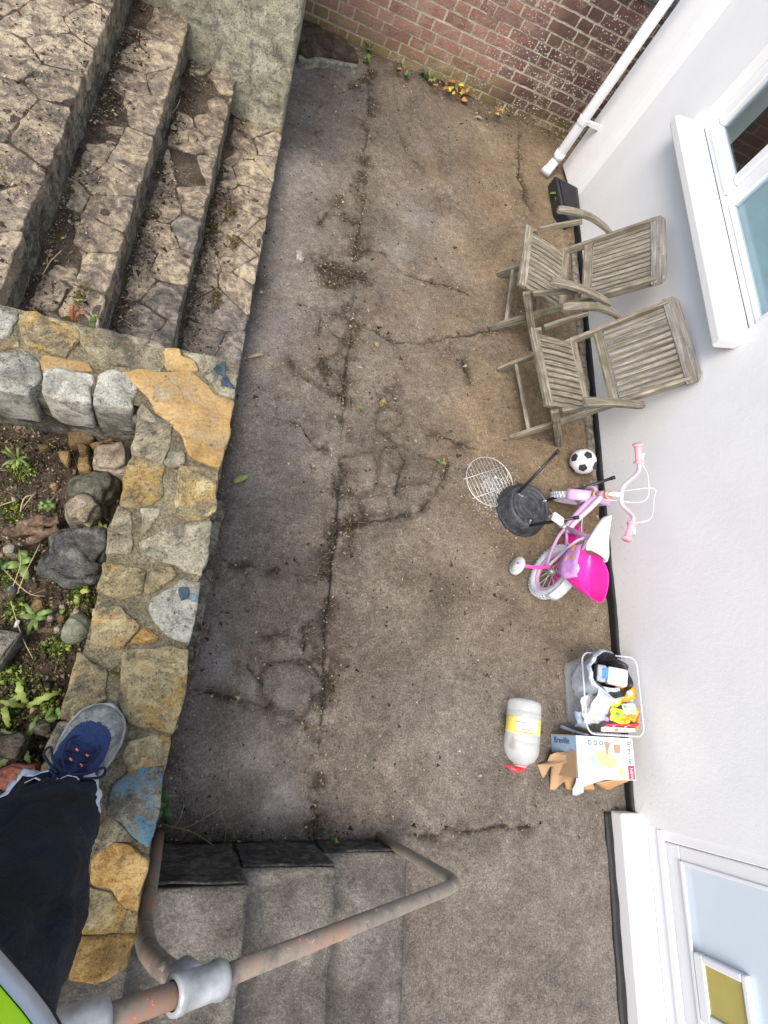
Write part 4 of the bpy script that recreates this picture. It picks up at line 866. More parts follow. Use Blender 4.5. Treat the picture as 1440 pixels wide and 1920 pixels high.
MB().tube([BBp, SC, B(.155, 0, .40)], .0155, 14).build('seat_tube', LILAC, bk, smooth=True)
MB().tube([HB_, HT_], .020, 18).build('head_tube', LILAC, bk, smooth=True)
for q in (HB_, HT_): MB().lathe([(.017, -.008), (.024, -.008), (.025, 0), (.024, .008), (.017, .008)], q, HT_ - HB_, 20).build('headset_ring', GOLD, bk, smooth=True)
for s in (-1, 1):
    MB().tube(smoothpath([SC, B(.13, s * .03, .31), B(.06, s * .04, .23), B(0, s * .042, RW)], 5), .0075, 10).build('seat_stay', PINKW, bk, smooth=True)
    MB().tube(smoothpath([BBp, B(.2, s * .03, .172), B(.1, s * .042, .162), B(0, s * .042, RW)], 5), .0085, 10).build('chain_stay', LILAC, bk, smooth=True)
cg = MB(); a_ = [B(.31, .048, .20), B(.29, .048, .235), B(.22, .048, .225), B(.05, .048, .195), B(-.02, .048, .185), B(-.03, .048, .14), B(.05, .048, .125), B(.22, .048, .13), B(.29, .048, .135)]
V = [p - lr * .012 for p in a_] + [p + lr * .010 for p in a_]; n = len(a_); cg.add(V, [tuple(range(n)), tuple(reversed(range(n, 2 * n)))] + [(i, n + i, n + (i + 1) % n, (i + 1) % n) for i in range(n)]); cg.build('chain_guard', MAG, bk, bevel=.006)
# crank and pedals
MB().tube(smoothpath([BBp + lr * .055, B(.30, .06, .12), B(.31, .075, .09)], 4), .008, 10).tube(smoothpath([BBp - lr * .05, B(.24, -.06, .22), B(.23, -.085, .245)], 4), .008, 10).tube([BBp - lr * .055, BBp + lr * .055], .016, 14).build('crank', STEEL, bk, smooth=True)
for (x, y, z) in ((.23, -.125, .25), (.312, .115, .09)):
    q = B(x, y, z); V = [q + fw * i * .024 + lr * j * .036 + lu * k * .010 for k in (-1, 1) for (i, j) in ((-1, -1), (1, -1), (1, 1), (-1, 1))]
    MB().add(V, [(0, 3, 2, 1), (4, 5, 6, 7), (0, 1, 5, 4), (1, 2, 6, 5), (2, 3, 7, 6), (3, 0, 4, 7)]).build('pedal', WHITE, bk, bevel=.006)
# rear mudguard
rows = []
for a in np.linspace(R_(25), R_(165), 18): rows.append([B(0, 0, RW) + (RW + .02 - .006 * (j / 3) ** 2) * (fw * math.cos(a) + lu * math.sin(a)) + lr * .03 * j / 3 for j in range(-3, 4)])
MB().sheet(rows, .002).build('mudguard', WTYRE, bk, smooth=True)
# saddle
rows = []
for i in range(15):
    t = i / 14; x = .035 + .225 * t; hw = .066 * (1 - t) ** 1.2 * (1 - .3 * math.exp(-(t * 9) ** 2)) + .019 * math.sqrt(max(0, 1 - ((t - .5) / .52) ** 6 * (t > .5))) + .001; z = .475 - .012 * math.sin(t * 2.6) + .016 * t
    rows.append([B(x, hw * math.sin(j), z - .035 + .035 * math.cos(j * .85) - .012 * (abs(j) > 1.2)) for j in np.linspace(-math.pi / 2, math.pi / 2, 13)])
MB().sheet(rows, -.012).build('saddle', WHITE, bk, smooth=True); MB().tube([B(.155, 0, .38), B(.145, 0, .455)], .011, 12).build('seat_post', STEEL, bk, smooth=True)
# doll seat behind the saddle: scooped floor, sides and a flared back
def scoop(x0, x1, mat_, nm, dy):
    pass
rows = []; secs = [(.085, .045, .355, .395), (.05, .078, .335, .42), (.0, .092, .325, .445), (-.055, .098, .325, .452), (-.10, .096, .34, .455), (-.135, .088, .375, .462), (-.165, .07, .42, .475), (-.19, .05, .462, .488), (-.205, .03, .492, .50)]
for (x, hw, zb, zt) in secs:
    rows.append([B(x, hw * sx, zb + (zt - zb) * k) for sx, k in ((-1.06, 1), (-1.0, .55), (-.93, .2), (-.75, .04), (-.4, 0), (0, 0), (.4, 0), (.75, .04), (.93, .2), (1.0, .55), (1.06, 1))])
ds = MB().sheet(rows, .005).build('doll_seat', MAG, bk, smooth=True, bevel=0)
sub = ds.modifiers.new('s', 'SUBSURF'); sub.levels = 1; sub.render_levels = 1
rows2 = [[B(x, -hw * 1.055 - .004, zb + (zt - zb) * k) for k in (.98, .75, .5, .25, .0)] for (x, hw, zb, zt) in secs[:6]]
sp_ = MB().sheet(rows2, .003).build('side_panel', STICKY, ds, smooth=True)
for (x, k, r1) in ((.03, .6, .016), (-.03, .7, .02), (-.075, .45, .015), (-.02, .3, .012)):
    q = B(x, -.105, .33 + .11 * k); rows = [[q - lr * .001 + fw * r1 * a + lu * r1 * .6 * b for b in (-1, -.3, .3, 1)] for a in (-1, 0, 1)]
    child(MB().sheet(rows, .002).build('sticker', STICK, smooth=True, bevel=.001), ds)
# training wheels
for s in (-1, 1):
    c = B(-.015, s * .135, .052) * 1.; c[2] = .058
    MB().tube(smoothpath([B(0, s * .045, RW + .03), B(0, s * .05, RW), B(-.004, s * .075, .10), B(-.008, s * .11, .062), B(-.015, s * .15, .055)], 4), .0085, 10, flat=1.6).build('stabiliser_bracket', HOTP, bk, smooth=True)
    MB().lathe([(0, -.017), (.03, -.017), (.033, -.012), (.046, -.014), (.052, -.009), (.053, 0), (.052, .009), (.046, .014), (.033, .012), (.03, .017), (0, .017)], c, lr, 32).build('training_wheel', CLEARW, bk, smooth=True)
# fork, front wheel and handlebar, turned hard to the wall
sa = _n(HT_ - HB_); tf = R_(-68); rotm = np.array(Matrix.Rotation(tf, 3, Vector(sa))); ff = rotm @ fw; ff = _n(ff - sa * np.dot(ff, sa)); fl = np.cross(ff, sa)   # ff forwards, fl to the right
FHub = HB_ - sa * .165 + ff * .04; FHub[2] = RW + .008
fu = _n(np.cross(np.cross(fl, ff), fl)); n_f = _n(fl); u_f = _n(ff - n_f * np.dot(ff, n_f)); v_f = np.cross(n_f, u_f)
wheel(FHub, u_f, v_f, n_f, RW, 'front_wheel')
fk = MB().tube([HB_, HB_ - sa * .012], .02, 16)
for s in (-1, 1): fk.tube(smoothpath([HB_ - sa * .006, HB_ - sa * .012 + fl * s * .03, HB_ - sa * .04 + fl * s * .042, HB_ - sa * .1 + fl * s * .042 + ff * .01, FHub + fl * s * .042], 4), .010, 12)
fk.build('fork', LILAC, bk, smooth=True)
rows = []
for a in np.linspace(R_(35), R_(150), 14): rows.append([FHub + (RW + .02 - .006 * (j / 3) ** 2) * (ff * math.cos(a) + sa * math.sin(a)) + fl * .03 * j / 3 for j in range(-3, 4)])
MB().sheet(rows, .002).build('mudguard', LILAC, bk, smooth=True)
st0 = HT_ + sa * .03; cl = HT_ + sa * .055 + ff * .035
MB().tube(smoothpath([HT_, st0, cl], 4), .013, 14).build('stem', WHITE, bk, smooth=True)
H = lambda y, z, x: cl + fl * y + sa * z + ff * x
hp = [H(-.20, .135, -.055), H(-.145, .125, -.03), H(-.105, .085, .0), H(-.05, .01, 0.), H(0, 0, 0), H(.05, .01, 0), H(.105, .085, 0), H(.145, .125, -.03), H(.20, .135, -.055)]
MB().tube(smoothpath(hp, 5), .0105, 14).build('handlebar', PINKW, bk, smooth=True)
for s, i in ((-1, 0), (1, -1)):
    e, i1 = hp[i], hp[1 if i == 0 else -2]; dd = _n(e - i1); g0_ = i1 + dd * .005
    MB().lathe([(.012, 0), (.026, 0), (.026, .006), (.016, .010), (.0165, .03), (.0155, .04), (.0165, .055), (.0155, .07), (.017, .082), (.024, .086), (.024, .094), (.0, .095)], g0_, dd, 22).build('grip', CORAL, bk, smooth=True)
    MB().tube(smoothpath([i1 - dd * .01, i1 + ff * .03 - sa * .015, i1 + dd * .06 + ff * .04 - sa * .01], 4), .006, 8).build('brake_lever', WHITE, bk, smooth=True)
MB().tube(smoothpath([hp[-2] + ff * .02, hp[-3] + ff * .09 + sa * .03, H(0, .07, .14), H(-.05, .08, .12), H(-.03, 0, .04), HB_ + ff * .02], 6), .0026, 6).tube(smoothpath([hp[1] + ff * .02, H(-.09, .08, .08), H(.02, .06, .09), HT_ + fl * .03, HB_ + fl * .03, B(.33, .02, .26), B(.17, .02, .3)], 6), .0026, 6).build('brake_cable', CABLE, bk, smooth=True)

# ------------------------------------------------------------------ big plastic bottle on its side
def m_clear(name, col, a=.45, rough=.2):
    n = N(name, rough, .5); n.set(n.b.inputs['Base Color'], col); n.set(n.b.inputs['Alpha'], a)
    n.set(n.b.inputs['Normal'], n.bump(n.noise(60, 3, .6), .4, .004)); return n.m
CLEAR = m_clear('clear_pet', (.86, .90, .90, 1), .34, .07); LABELY = m_plain('yellow_label', (.78, .68, .16), .4, .4, .06); LABELW = m_plain('white_print', (.78, .78, .68), .45, .4, .08); REDPL = m_plain('red_plastic', (.75, .035, .035), .3, .5, .06); REDPR = m_plain('red_print', (.7, .12, .06), .5, .3)
q0, q1 = np.array((1.592, .135, .086)), np.array((1.555, -.185, .082)); axb = _n(q1 - q0)
bt = thing('plastic_bottle', 'large clear plastic bottle with yellow label and red cap lying on its side', 'bottle', (1.575, -.03, .004))
MB().lathe([(0, .006), (.05, 0), (.07, .004), (.079, .016), (.082, .03), (.082, .055), (.080, .058), (.082, .062), (.0825, .08), (.0805, .083), (.0805, .158), (.0825, .162), (.083, .19), (.081, .194), (.083, .198), (.083, .222), (.078, .246), (.064, .27), (.042, .286), (.03, .294), (.0295, .302)], q0, axb, 40).build('bottle_body', CLEAR, bt, smooth=True)
lb = MB().lathe([(.0812, .086), (.0818, .087), (.0818, .156), (.0812, .157)], q0, axb, 40).build('label_band', LABELY, bt, smooth=True)
def onbot(a0, a1, h0, h1, r_): # patch on the label facing up
    u = _n(np.cross(axb, (0, 0, 1.))); v = np.cross(u, axb)
    return [[q0 + axb * (h0 + (h1 - h0) * j / 4) + r_ * (math.sin(a) * u * -1 + math.cos(a) * v) for j in range(5)] for a in np.linspace(a0, a1, 12)]
child(MB().sheet(onbot(-.95, .35, .0885, .15, .0823), 0).build('label_print', LABELW, smooth=True), lb)
for h, a0 in ((.139, -.4), (.150, -.35), (.108, -.7)): child(MB().sheet(onbot(a0 - .3, a0 + .45, h, h + .004, .0826), 0).build('print_line', REDPR, smooth=True), lb)
MB().lathe([(0, .318), (.018, .318), (.021, .315), (.0215, .296), (.033, .295), (.033, .290), (.02, .289)], q0, axb, 28).build('cap', REDPL, bt, smooth=True)
MB().tube(smoothpath([q0 + axb * .31 + np.array(p) for p in ((0, 0, .01), (-.03, -.004, .012), (-.055, .006, 0), (-.07, .012, -.01))], 4), [.011] * 5 + [.009] * 4 + [.005] * 4, 10).build('cap_tab', REDPL, bt, smooth=True)
for k in range(4):                              # residue of drops inside
    pass

# ------------------------------------------------------------------ clear storage tub full of rubbish
TUB = m_clear('clear_tub_plastic', (.70, .77, .84, 1), .22, .12); TUBR = m_clear('tub_rim_plastic', (.75, .80, .86, 1), .4, .12)
def rrect(x0, x1, y0, y1, r_, n=5):
    out = []
    for cx, cy, a in ((x1 - r_, y1 - r_, 0), (x0 + r_, y1 - r_, 90), (x0 + r_, y0 + r_, 180), (x1 - r_, y0 + r_, 270)):
        out += [(cx + r_ * math.cos(R_(a + 90 * i / n)), cy + r_ * math.sin(R_(a + 90 * i / n))) for i in range(n + 1)]
    return out
tub = thing('storage_tub', 'clear plastic storage tub heaped with recycling against the wall', 'storage box', (2.03, .19, .004))
T0, T1 = (1.885, 2.165, .03, .345), (1.862, 2.192, .004, .372); TZ = .20; lv = []
for z, k, off in ((.006, 0, .02), (.012, 0, .0), (.03, .1, 0), (.19, 1, 0), (.2, 1, 0)):
    q = [a + (b - a) * k for a, b in zip(T0, T1)]; lv.append([(x, y, z) for x, y in rrect(q[0] + off, q[1] - off, q[2] + off, q[3] - off, .04)])
m = MB(); n = len(lv[0]); V = [p for l in lv for p in l]; F = [tuple(reversed(range(n)))] + [(i * n + k, i * n + (k + 1) % n, (i + 1) * n + (k + 1) % n, (i + 1) * n + k) for i in range(len(lv) - 1) for k in range(n)]
m.add(V, F).build('tub_wall', TUB, tub, smooth=True)
rim = rrect(T1[0] - .006, T1[1] + .006, T1[2] - .006, T1[3] + .006, .045); m = MB()
m.tube([(x, y, TZ) for x, y in rim] + [(rim[0][0], rim[0][1], TZ)], .0045, 8, cap=False).build('rim', TUBR, tub, smooth=True)
for k in range(16): MB().box((1.9 + k * .017, -.004, .172), (1.9 + k * .017 + .006, .006, .194)).build('rim_rib', TUBR, tub)
# contents
FOIL = None
def m_foil(name, c0, c1, rough, metal):
    n = N(name, rough, .5); a = n.noise(22, 5, .7, None, 1.2); c = n.mix(n.rng(a, .35, .65), c0, c1); return n.done(c, n.bump(a, .8, .012), Metallic=metal)
SILV = m_foil('silver_bag', (.50, .60, .72, 1), (.82, .87, .93, 1), .3, .2); BAGIN = m_foil('black_bag_lining', (.008, .008, .009, 1), (.035, .035, .04, 1), .25, 0.)
bag = thing('foil_mailing_bag', 'open silver plastic bag with black lining stuffed into the tub', 'bag', (1.98, .28, .02))
def bagring(cx, cy, rx, ry, z, s, amp, zt=0.): return [(cx + (rx + amp * math.sin(a * 5 + s) + amp * .6 * math.sin(a * 11 + 2 * s)) * math.cos(a), cy + (ry + amp * math.sin(a * 4 + s * 2) + amp * .5 * math.sin(a * 13 + s)) * math.sin(a), z + zt * math.cos(a + 2.6) + amp * 1.2 * math.sin(a * 7 + s)) for a in np.linspace(0, 2 * math.pi, 49)]
bcx, bcy = 1.985, .275
MB().sheet([bagring(bcx, bcy - .04, .07, .075, .03, 1, .006), bagring(bcx, bcy - .02, .088, .088, .09, 2, .009), bagring(bcx, bcy - .005, .10, .092, .16, 3, .009, .01), bagring(bcx, bcy, .135, .102, .225, 3.4, .009, .025), bagring(bcx - .003, bcy + .004, .150, .112, .243, 3.7, .007, .025), bagring(bcx, bcy, .138, .103, .256, 3.8, .006, .025)], 0).build('bag_skin', SILV, bag, smooth=True)
MB().sheet([bagring(bcx, bcy, .138, .103, .2565, 3.8, .006, .025), bagring(bcx, bcy, .116, .088, .236, 4.2, .009, .025), bagring(bcx, bcy - .004, .092, .072, .18, 5, .008, .01), bagring(bcx, bcy - .01, .07, .06, .12, 6, .008), bagring(bcx, bcy - .01, .02, .02, .105, 6, .003)], 0).build('bag_lining', BAGIN, bag, smooth=True)
MB().sheet([[(1.905 + .026 * t + .008 * math.sin(k * 1.3), .215 - .022 * k, .235 - .010 * k + .012 * math.sin(t * 1.4 + k * .9)) for t in range(6)] for k in range(7)], .003).build('bag_tail', SILV, bag, smooth=True)
BLUEL = m_plain('blue_label', (.05, .22, .55), .4, .4, .3); OFFW = m_plain('off_white_plastic', (.78, .80, .80), .35, .5, .05); GREYP = m_plain('grey_plastic', (.30, .34, .38), .4, .4, .2)
# white squared bottle
def obox(c, u, v, wv, su, sv, sw, taper=1.):
    c, u, v = np.array(c, float), _n(u), np.array(v, float); v = _n(v - u * np.dot(u, v)); wv = np.cross(u, v); V = []
    for k, tp in ((-1, 1), (1, taper)):
        for i, j in ((-1, -1), (1, -1), (1, 1), (-1, 1)): V.append(c + u * k * su / 2 + v * i * sv / 2 * tp + wv * j * sw / 2 * tp)
    return V, [(0, 3, 2, 1), (4, 5, 6, 7), (0, 1, 5, 4), (1, 2, 6, 5), (2, 3, 7, 6), (3, 0, 4, 7)]
wb = thing('detergent_bottle', 'white plastic bottle with blue label lying in the silver bag', 'bottle', (2.02, .27, .18))
ua, va = np.array((.92, -.14, .36)), np.array((.14, 1, .1))
MB().add(*obox((2.03, .27, .228), ua, va, None, .10, .085, .06)).build('bottle_body', OFFW, wb, bevel=.014, bseg=4)
MB().add(*obox((1.958, .282, .2), ua, va, None, .045, .083, .058, 1.0)).build('label_band', GREYP, wb, bevel=.008, bseg=3); MB().add(*obox((1.963, .282, .233), ua, va, None, .03, .05, .004)).build('label_print', BLUEL, wb)
PRINTB_ = m_plain('pale_blue_film', (.34, .46, .60), .3, .5, .15, .4); ORNG = m_plain('orange_film', (.85, .30, .02), .35, .5, .15, .4); YELL = m_plain('yellow_film', (.85, .62, .04), .35, .5, .15, .4); LIME = m_plain('lime_print', (.45, .62, .05), .4, .4, .2); WHITEC = m_plain('white_card', (.74, .74, .72), .6, .3, .06); REDB = m_plain('red_band', (.72, .05, .08), .4, .4, .1); GREENP = m_plain('green_dot', (.06, .42, .12), .5, .3); BROWNC = m_plain('brown_card', (.40, .24, .12), .85, .2, .12, .3)
def crumple(name, lab, cat, c, u, v, su, sv, mat_, amp, s, th=.004, n=7, extra=None):
    c, u, v = np.array(c, float), _n(u), np.array(v, float); v = _n(v - u * np.dot(u, v)); w_ = np.cross(u, v); rows = []
    for i in range(n):
        row = []
        for j in range(n):
            a, b = i / (n - 1) - .5, j / (n - 1) - .5; h = fbm(np.array([a * 3, b * 3, s]), 1.1, 3, int(s)) * amp; row.append(c + u * su * a + v * sv * b * (1 - .25 * abs(a)) + w_ * h)
        rows.append(row)
    t_ = thing(name, lab, cat, c); MB().sheet(rows, th).build('film', mat_, t_, smooth=True)
    for (a, b, r_, m2) in (extra or []):
        q = [[c + u * (su * a + r_ * i) + v * (sv * b + r_ * j * .8) + w_ * (fbm(np.array([a * 3, b * 3, s]), 1.1, 3, int(s)) * amp + .005) for j in (-1, 0, 1)] for i in (-1, 0, 1)]
        MB().sheet(q, .002).build('print', m2, t_, smooth=True)
    return t_
crumple('orange_bag', 'orange plastic bag with white tag beside the white bottle in the tub', 'bag', (2.10, .205, .215), (1, .3, .2), (0, 1, .1), .10, .09, ORNG, .03, 3, extra=[(.1, -.1, .014, WHITEC)])
crumple('carton', 'lime and white drinks carton lying in the middle of the tub', 'carton', (2.04, .155, .205), (1, .2, 0), (0, 1, .2), .07, .05, LIME, .012, 5, .03, extra=[(.0, 0., .012, WHITEC)])
crumple('yellow_packet', 'yellow and orange food packet with green spot near the front of the tub', 'packet', (2.05, .085, .215), (1, -.2, .1), (.2, 1, .15), .11, .065, YELL, .018, 9, extra=[(-.2, .1, .009, GREENP), (.3, .1, .016, ORNG), (.15, -.25, .014, ORNG)])
crumple('white_packet', 'crumpled white packet with green mark between the carton and yellow packet', 'packet', (2.10, .125, .222), (1, .1, .1), (0, 1, 0), .075, .05, WHITEC, .02, 12, extra=[(-.3, .2, .007, GREENP), (.2, -.2, .008, YELL)])
crumple('red_white_packet', 'long red and white wrapper along the near rim of the tub', 'packet', (2.06, .045, .205), (1, .05, .06), (0, .4, 1), .19, .028, REDB, .01, 14, extra=[(.1, .0, .006, WHITEC), (-.25, .0, .006, WHITEC)])
crumple('long_carton', 'flattened brown and white carton beneath the red wrapper in the tub', 'carton', (2.05, .024, .197), (1, .03, .03), (0, 1, .3), .2, .022, WHITEC, .004, 16, .012, extra=[(.15, 0, .006, LIME), (-.1, 0, .008, BROWNC)])
crumple('white_wrapper', 'crumpled white plastic film under the clear bottles in the tub', 'wrapper', (1.96, .12, .13), (1, .2, .1), (0, 1, .2), .14, .14, WHITEC, .06, 21)
crumple('card_piece', 'piece of brown card standing at the wall side of the tub', 'card', (2.15, .07, .19), (.2, 1, .1), (.5, 0, 1), .09, .06, BROWNC, .01, 24)
crumple('blue_wrapper', 'pale blue film deep in the near left corner of the tub', 'wrapper', (1.93, .06, .10), (1, .1, .2), (0, 1, .6), .1, .09, PRINTB_, .05, 27)
crumple('grey_tray', 'grey plastic tray low in the middle of the tub', 'tray', (2.08, .12, .15), (1, -.2, .05), (.1, 1, .1), .15, .15, GREYP, .03, 30, .006)
crumple('orange_sleeve', 'orange and white paper sleeve tucked between yellow packet and wall', 'sleeve', (2.135, .10, .212), (.6, 1, .1), (1, -.3, .4), .07, .035, ORNG, .012, 33, extra=[(0, 0, .008, WHITEC)])
for k, (x, y, z, ax3, r_, L, lab) in enumerate(((1.965, .15, .185, (.3, .5, .9), .026, .09, 'clear empty plastic bottle standing in the tub beside the silver bag'), (1.95, .085, .165, (.9, -.3, .3), .024, .1, 'clear empty plastic bottle lying low in the near corner of the tub'), (2.14, .165, .17, (.1, .6, .8), .026, .09, 'clear crushed plastic bottle against the wall side of the tub'))):
    t_ = thing('clear_bottle', lab, 'bottle', (x, y, z), group='clear bottles in the tub'); a3 = _n(ax3); c3 = np.array((x, y, z)) - a3 * L / 2
    MB().lathe([(0, 0), (r_ * .9, 0), (r_, .006), (r_, L * .3), (r_ * .93, L * .34), (r_, L * .4), (r_, L * .68), (r_ * .5, L * .88), (r_ * .42, L)], c3, a3, 22).build('bottle_body', CLEAR, t_, smooth=True)
    MB().lathe([(r_ * .45, L * .9), (r_ * .5, L * .9), (r_ * .5, L * 1.06), (0, L * 1.06)], c3, a3, 16).build('cap', WHITEC if k != 1 else STICKY, t_, smooth=True)

# ------------------------------------------------------------------ torn appliance box
CARDB = None
def m_card(name, c):
    n = N(name, .9, .15); a = n.noise(9, 4, .6); b = n.noise(1., 3, .6, n.vmul(n.co, (250, 8, 250))); return n.done(n.mix(n.rng(a, .3, .7), c, tuple(x * 1.22 for x in c[:3]) + (1,)), n.bump(b, .25, .002))
KRAFT = m_card('kraft_card', (.36, .235, .14, 1)); KRAFTO = m_card('kraft_card_inside', (.47, .27, .12, 1))
def m_print():
    n = N('printed_card', .5, .4); X, Y, Z = n.sep(n.co); f1 = n.rng(X, 1.80, 1.97, .85, 0); c = n.mix(f1, (.74, .76, .77, 1), (.40, .56, .66, 1)); c = n.mix(n.math('MULTIPLY', n.rng(Y, -.2, -.1, .8, 0), 1.), c, (.55, .68, .76, 1))
    return n.done(n.mix(n.rng(n.noise(20, 4), .45, .7, 0, .25), c, (.62, .66, .68, 1)))
PRINT = m_print(); PRINTB = m_plain('blue_card', (.30, .42, .55), .5, .4, .08); INK = m_plain('dark_blue_ink', (.06, .075, .13), .6, .3, .1)
X0, X1, Y0, Y1, ZB_ = 1.79, 2.12, -.197, -.012, .20
bxo = thing('appliance_box', 'torn blue and white printed cardboard appliance box with kraft flaps hanging out', 'cardboard box', ((X0 + X1) / 2, (Y0 + Y1) / 2, .004))
MB().box((X0, Y0, ZB_ - .004), (X1, Y1, ZB_)).build('top_panel', PRINT, bxo, bevel=.001)
MB().box((X0, Y1 - .004, .004), (X1, Y1, ZB_ - .0045)).box((X1 - .004, Y0, .004), (X1, Y1 - .0045, ZB_ - .0045)).build('side_panel', KRAFT, bxo)
MB().box((X0 + .0005, Y1 - .085, .006), (X0 + .004, Y1 - .0045, ZB_ - .0045)).build('printed_side', PRINTB, bxo)
# torn kraft layer on the side facing the yard
poly = [(-.197, .19), (-.197, .01), (-.15, .006), (-.10, .03), (-.085, .09), (-.098, .12), (-.075, .16), (-.083, .195)]
V = [(X0 - .002, y, z) for y, z in poly] + [(X0 + .003, y, z) for y, z in poly]; n = len(poly)
MB().add(V, [tuple(range(n)), tuple(reversed(range(n, 2 * n)))] + [(i, n + i, n + (i + 1) % n, (i + 1) % n) for i in range(n)]).build('torn_side', KRAFT, bxo)
def flap(pts, mat_, nm='flap', th=.003):
    rows = [[np.array(p, float) for p in r_] for r_ in pts]; o = MB().sheet(rows, th).build(nm, mat_, bxo, smooth=True); s_ = o.modifiers.new('s', 'SUBSURF'); s_.levels = s_.render_levels = 2; s_.subdivision_type = 'SIMPLE'; return o
def fz(px, py, z): return P(920 + px / 4.5, 1180 + py / 4.5, z)
flap([[fz(505, 1060, .06), fz(560, 1035, .08), fz(690, 1040, .15)], [fz(470, 1120, .02), fz(520, 1110, .05), fz(690, 1110, .15)], [fz(390, 1140, .01), fz(450, 1150, .03), fz(500, 1160, .05)], [fz(440, 1255, .008), fz(460, 1240, .01), fz(480, 1200, .03)]], KRAFT)
flap([[fz(515, 1060, .05), fz(700, 1040, .16), fz(720, 1050, .18)], [fz(505, 1200, .03), fz(600, 1180, .08), fz(718, 1150, .17)], [fz(500, 1300, .012), fz(580, 1260, .05), fz(715, 1250, .16)], [fz(500, 1350, .008), fz(545, 1360, .008), fz(605, 1285, .05)]], KRAFT)
flap([[fz(610, 1270, .06), fz(715, 1255, .14)], [fz(640, 1350, .02), fz(730, 1350, .05)], [fz(690, 1362, .01), fz(790, 1360, .03)]], KRAFTO)
flap([[fz(770, 1300, .12), fz(860, 1280, .15)], [fz(790, 1362, .03), fz(880, 1362, .04)]], KRAFTO)
flap([[fz(890, 1300, .15), fz(1040, 1275, .17), fz(1190, 1265, .19)], [fz(940, 1340, .05), fz(1040, 1310, .10), fz(1150, 1290, .14)], [fz(1000, 1362, .015), fz(1030, 1340, .04), fz(1080, 1310, .1)]], KRAFTO)
flap([[fz(725, 1258, .196), fz(850, 1268, .197), fz(1010, 1262, .197)], [fz(715, 1300, .16), fz(800, 1310, .16), fz(900, 1290, .17)], [fz(690, 1350, .08), fz(740, 1340, .1), fz(785, 1330, .12)], [fz(692, 1400, .04), fz(730, 1405, .04), fz(785, 1380, .06)]], PRINT)
flap([[fz(590, 805, .03), fz(700, 850, .10), fz(825, 885, .19)], [fz(580, 830, .02), fz(690, 870, .09), fz(800, 892, .18)]], PRINTB)
def text(s, size, origin, xdir, ydir, mat_, parent, nm='lettering', ext=.0006):
    cu = bpy.data.curves.new('t', 'FONT'); cu.body = s; cu.size = size; cu.extrude = ext; to = bpy.data.objects.new('t', cu); COL.objects.link(to)
    dg = bpy.context.evaluated_depsgraph_get(); me = bpy.data.meshes.new_from_object(to.evaluated_get(dg)); bpy.data.objects.remove(to)
    xd, yd = _n(xdir), np.array(ydir, float); yd = _n(yd - xd * np.dot(xd, yd)); zd = np.cross(xd, yd); n = len(me.vertices); co = np.zeros(n * 3); me.vertices.foreach_get('co', co); co = co.reshape(-1, 3)
    co[:, 0] += 0; co = np.array(origin) + co[:, :1] * xd + co[:, 1:2] * yd + co[:, 2:] * zd; me.vertices.foreach_set('co', co.ravel()); me.update(); me.name = nm
    me.materials.clear(); return link(nm, me, mat_, parent, smooth=False)
text('Breville', .034, (X1 - .036, Y1 - .012, ZB_ + .001), (0, -1, 0), (1, 0, 0), INK, bxo)
text('Breville', .040, (X0 - .0008, Y1 - .040, .03), (0, 0, 1), (0, 1, 0), INK, bxo)
MB().box((X1 - .042, Y0 + .003, ZB_ + .0004), (X1 - .006, Y0 + .064, ZB_ + .0016)).build('red_flash', REDB, bxo); text('NEW', .022, (X1 - .032, Y0 + .054, ZB_ + .0022), (0, -1, 0), (1, 0, 0), WHITEC, bxo)
for k in range(3): MB().lathe([(.007, 0), (.0105, 0), (.0105, .0012), (.007, .0012)], (X0 + .075 + k * .033, Y1 - .028, ZB_ + .0004), (0, 0, 1), 20, closed=True).build('printed_icon', INK, bxo)
# printed picture: a jug pouring into a bowl of batter
BATTER = m_plain('batter_print', (.72, .60, .26), .5, .3, .1); BOWLP = m_plain('bowl_print', (.36, .46, .50), .5, .3, .15); BRNP = m_plain('brown_print', (.38, .26, .18), .5, .3, .2)
ell = lambda cx, cy, rx, ry, a=0.: [(cx + rx * math.cos(t) * math.cos(a) - ry * math.sin(t) * math.sin(a), cy + rx * math.cos(t) * math.sin(a) + ry * math.sin(t) * math.cos(a)) for t in np.linspace(0, 2 * math.pi, 25)[:-1]]
MB().prism(ell(X0 + .125, Y1 - .1, .05, .038), ZB_ + .0003, ZB_ + .0009).build('printed_bowl', BOWLP, bxo); MB().prism(ell(X0 + .165, Y1 - .098, .062, .036, -.25), ZB_ + .001, ZB_ + .0015).build('printed_batter', BATTER, bxo)
MB().prism([(X0 + .155, Y1 - .02), (X0 + .20, Y1 - .024), (X0 + .185, Y1 - .045), (X0 + .168, Y1 - .09), (X0 + .162, Y1 - .045)], ZB_ + .0016, ZB_ + .002).build('printed_whisk', BRNP, bxo); MB().prism([(X0 + .212, Y1 - .03), (X0 + .255, Y1 - .03), (X0 + .25, Y1 - .07), (X0 + .215, Y1 - .07)], ZB_ + .0004, ZB_ + .001).build('printed_jug', BRNP, bxo)
MB().prism(ell(X0 + .25, Y1 - .15, .018, .022), ZB_ + .0004, ZB_ + .001).build('printed_cup', BATTER, bxo)

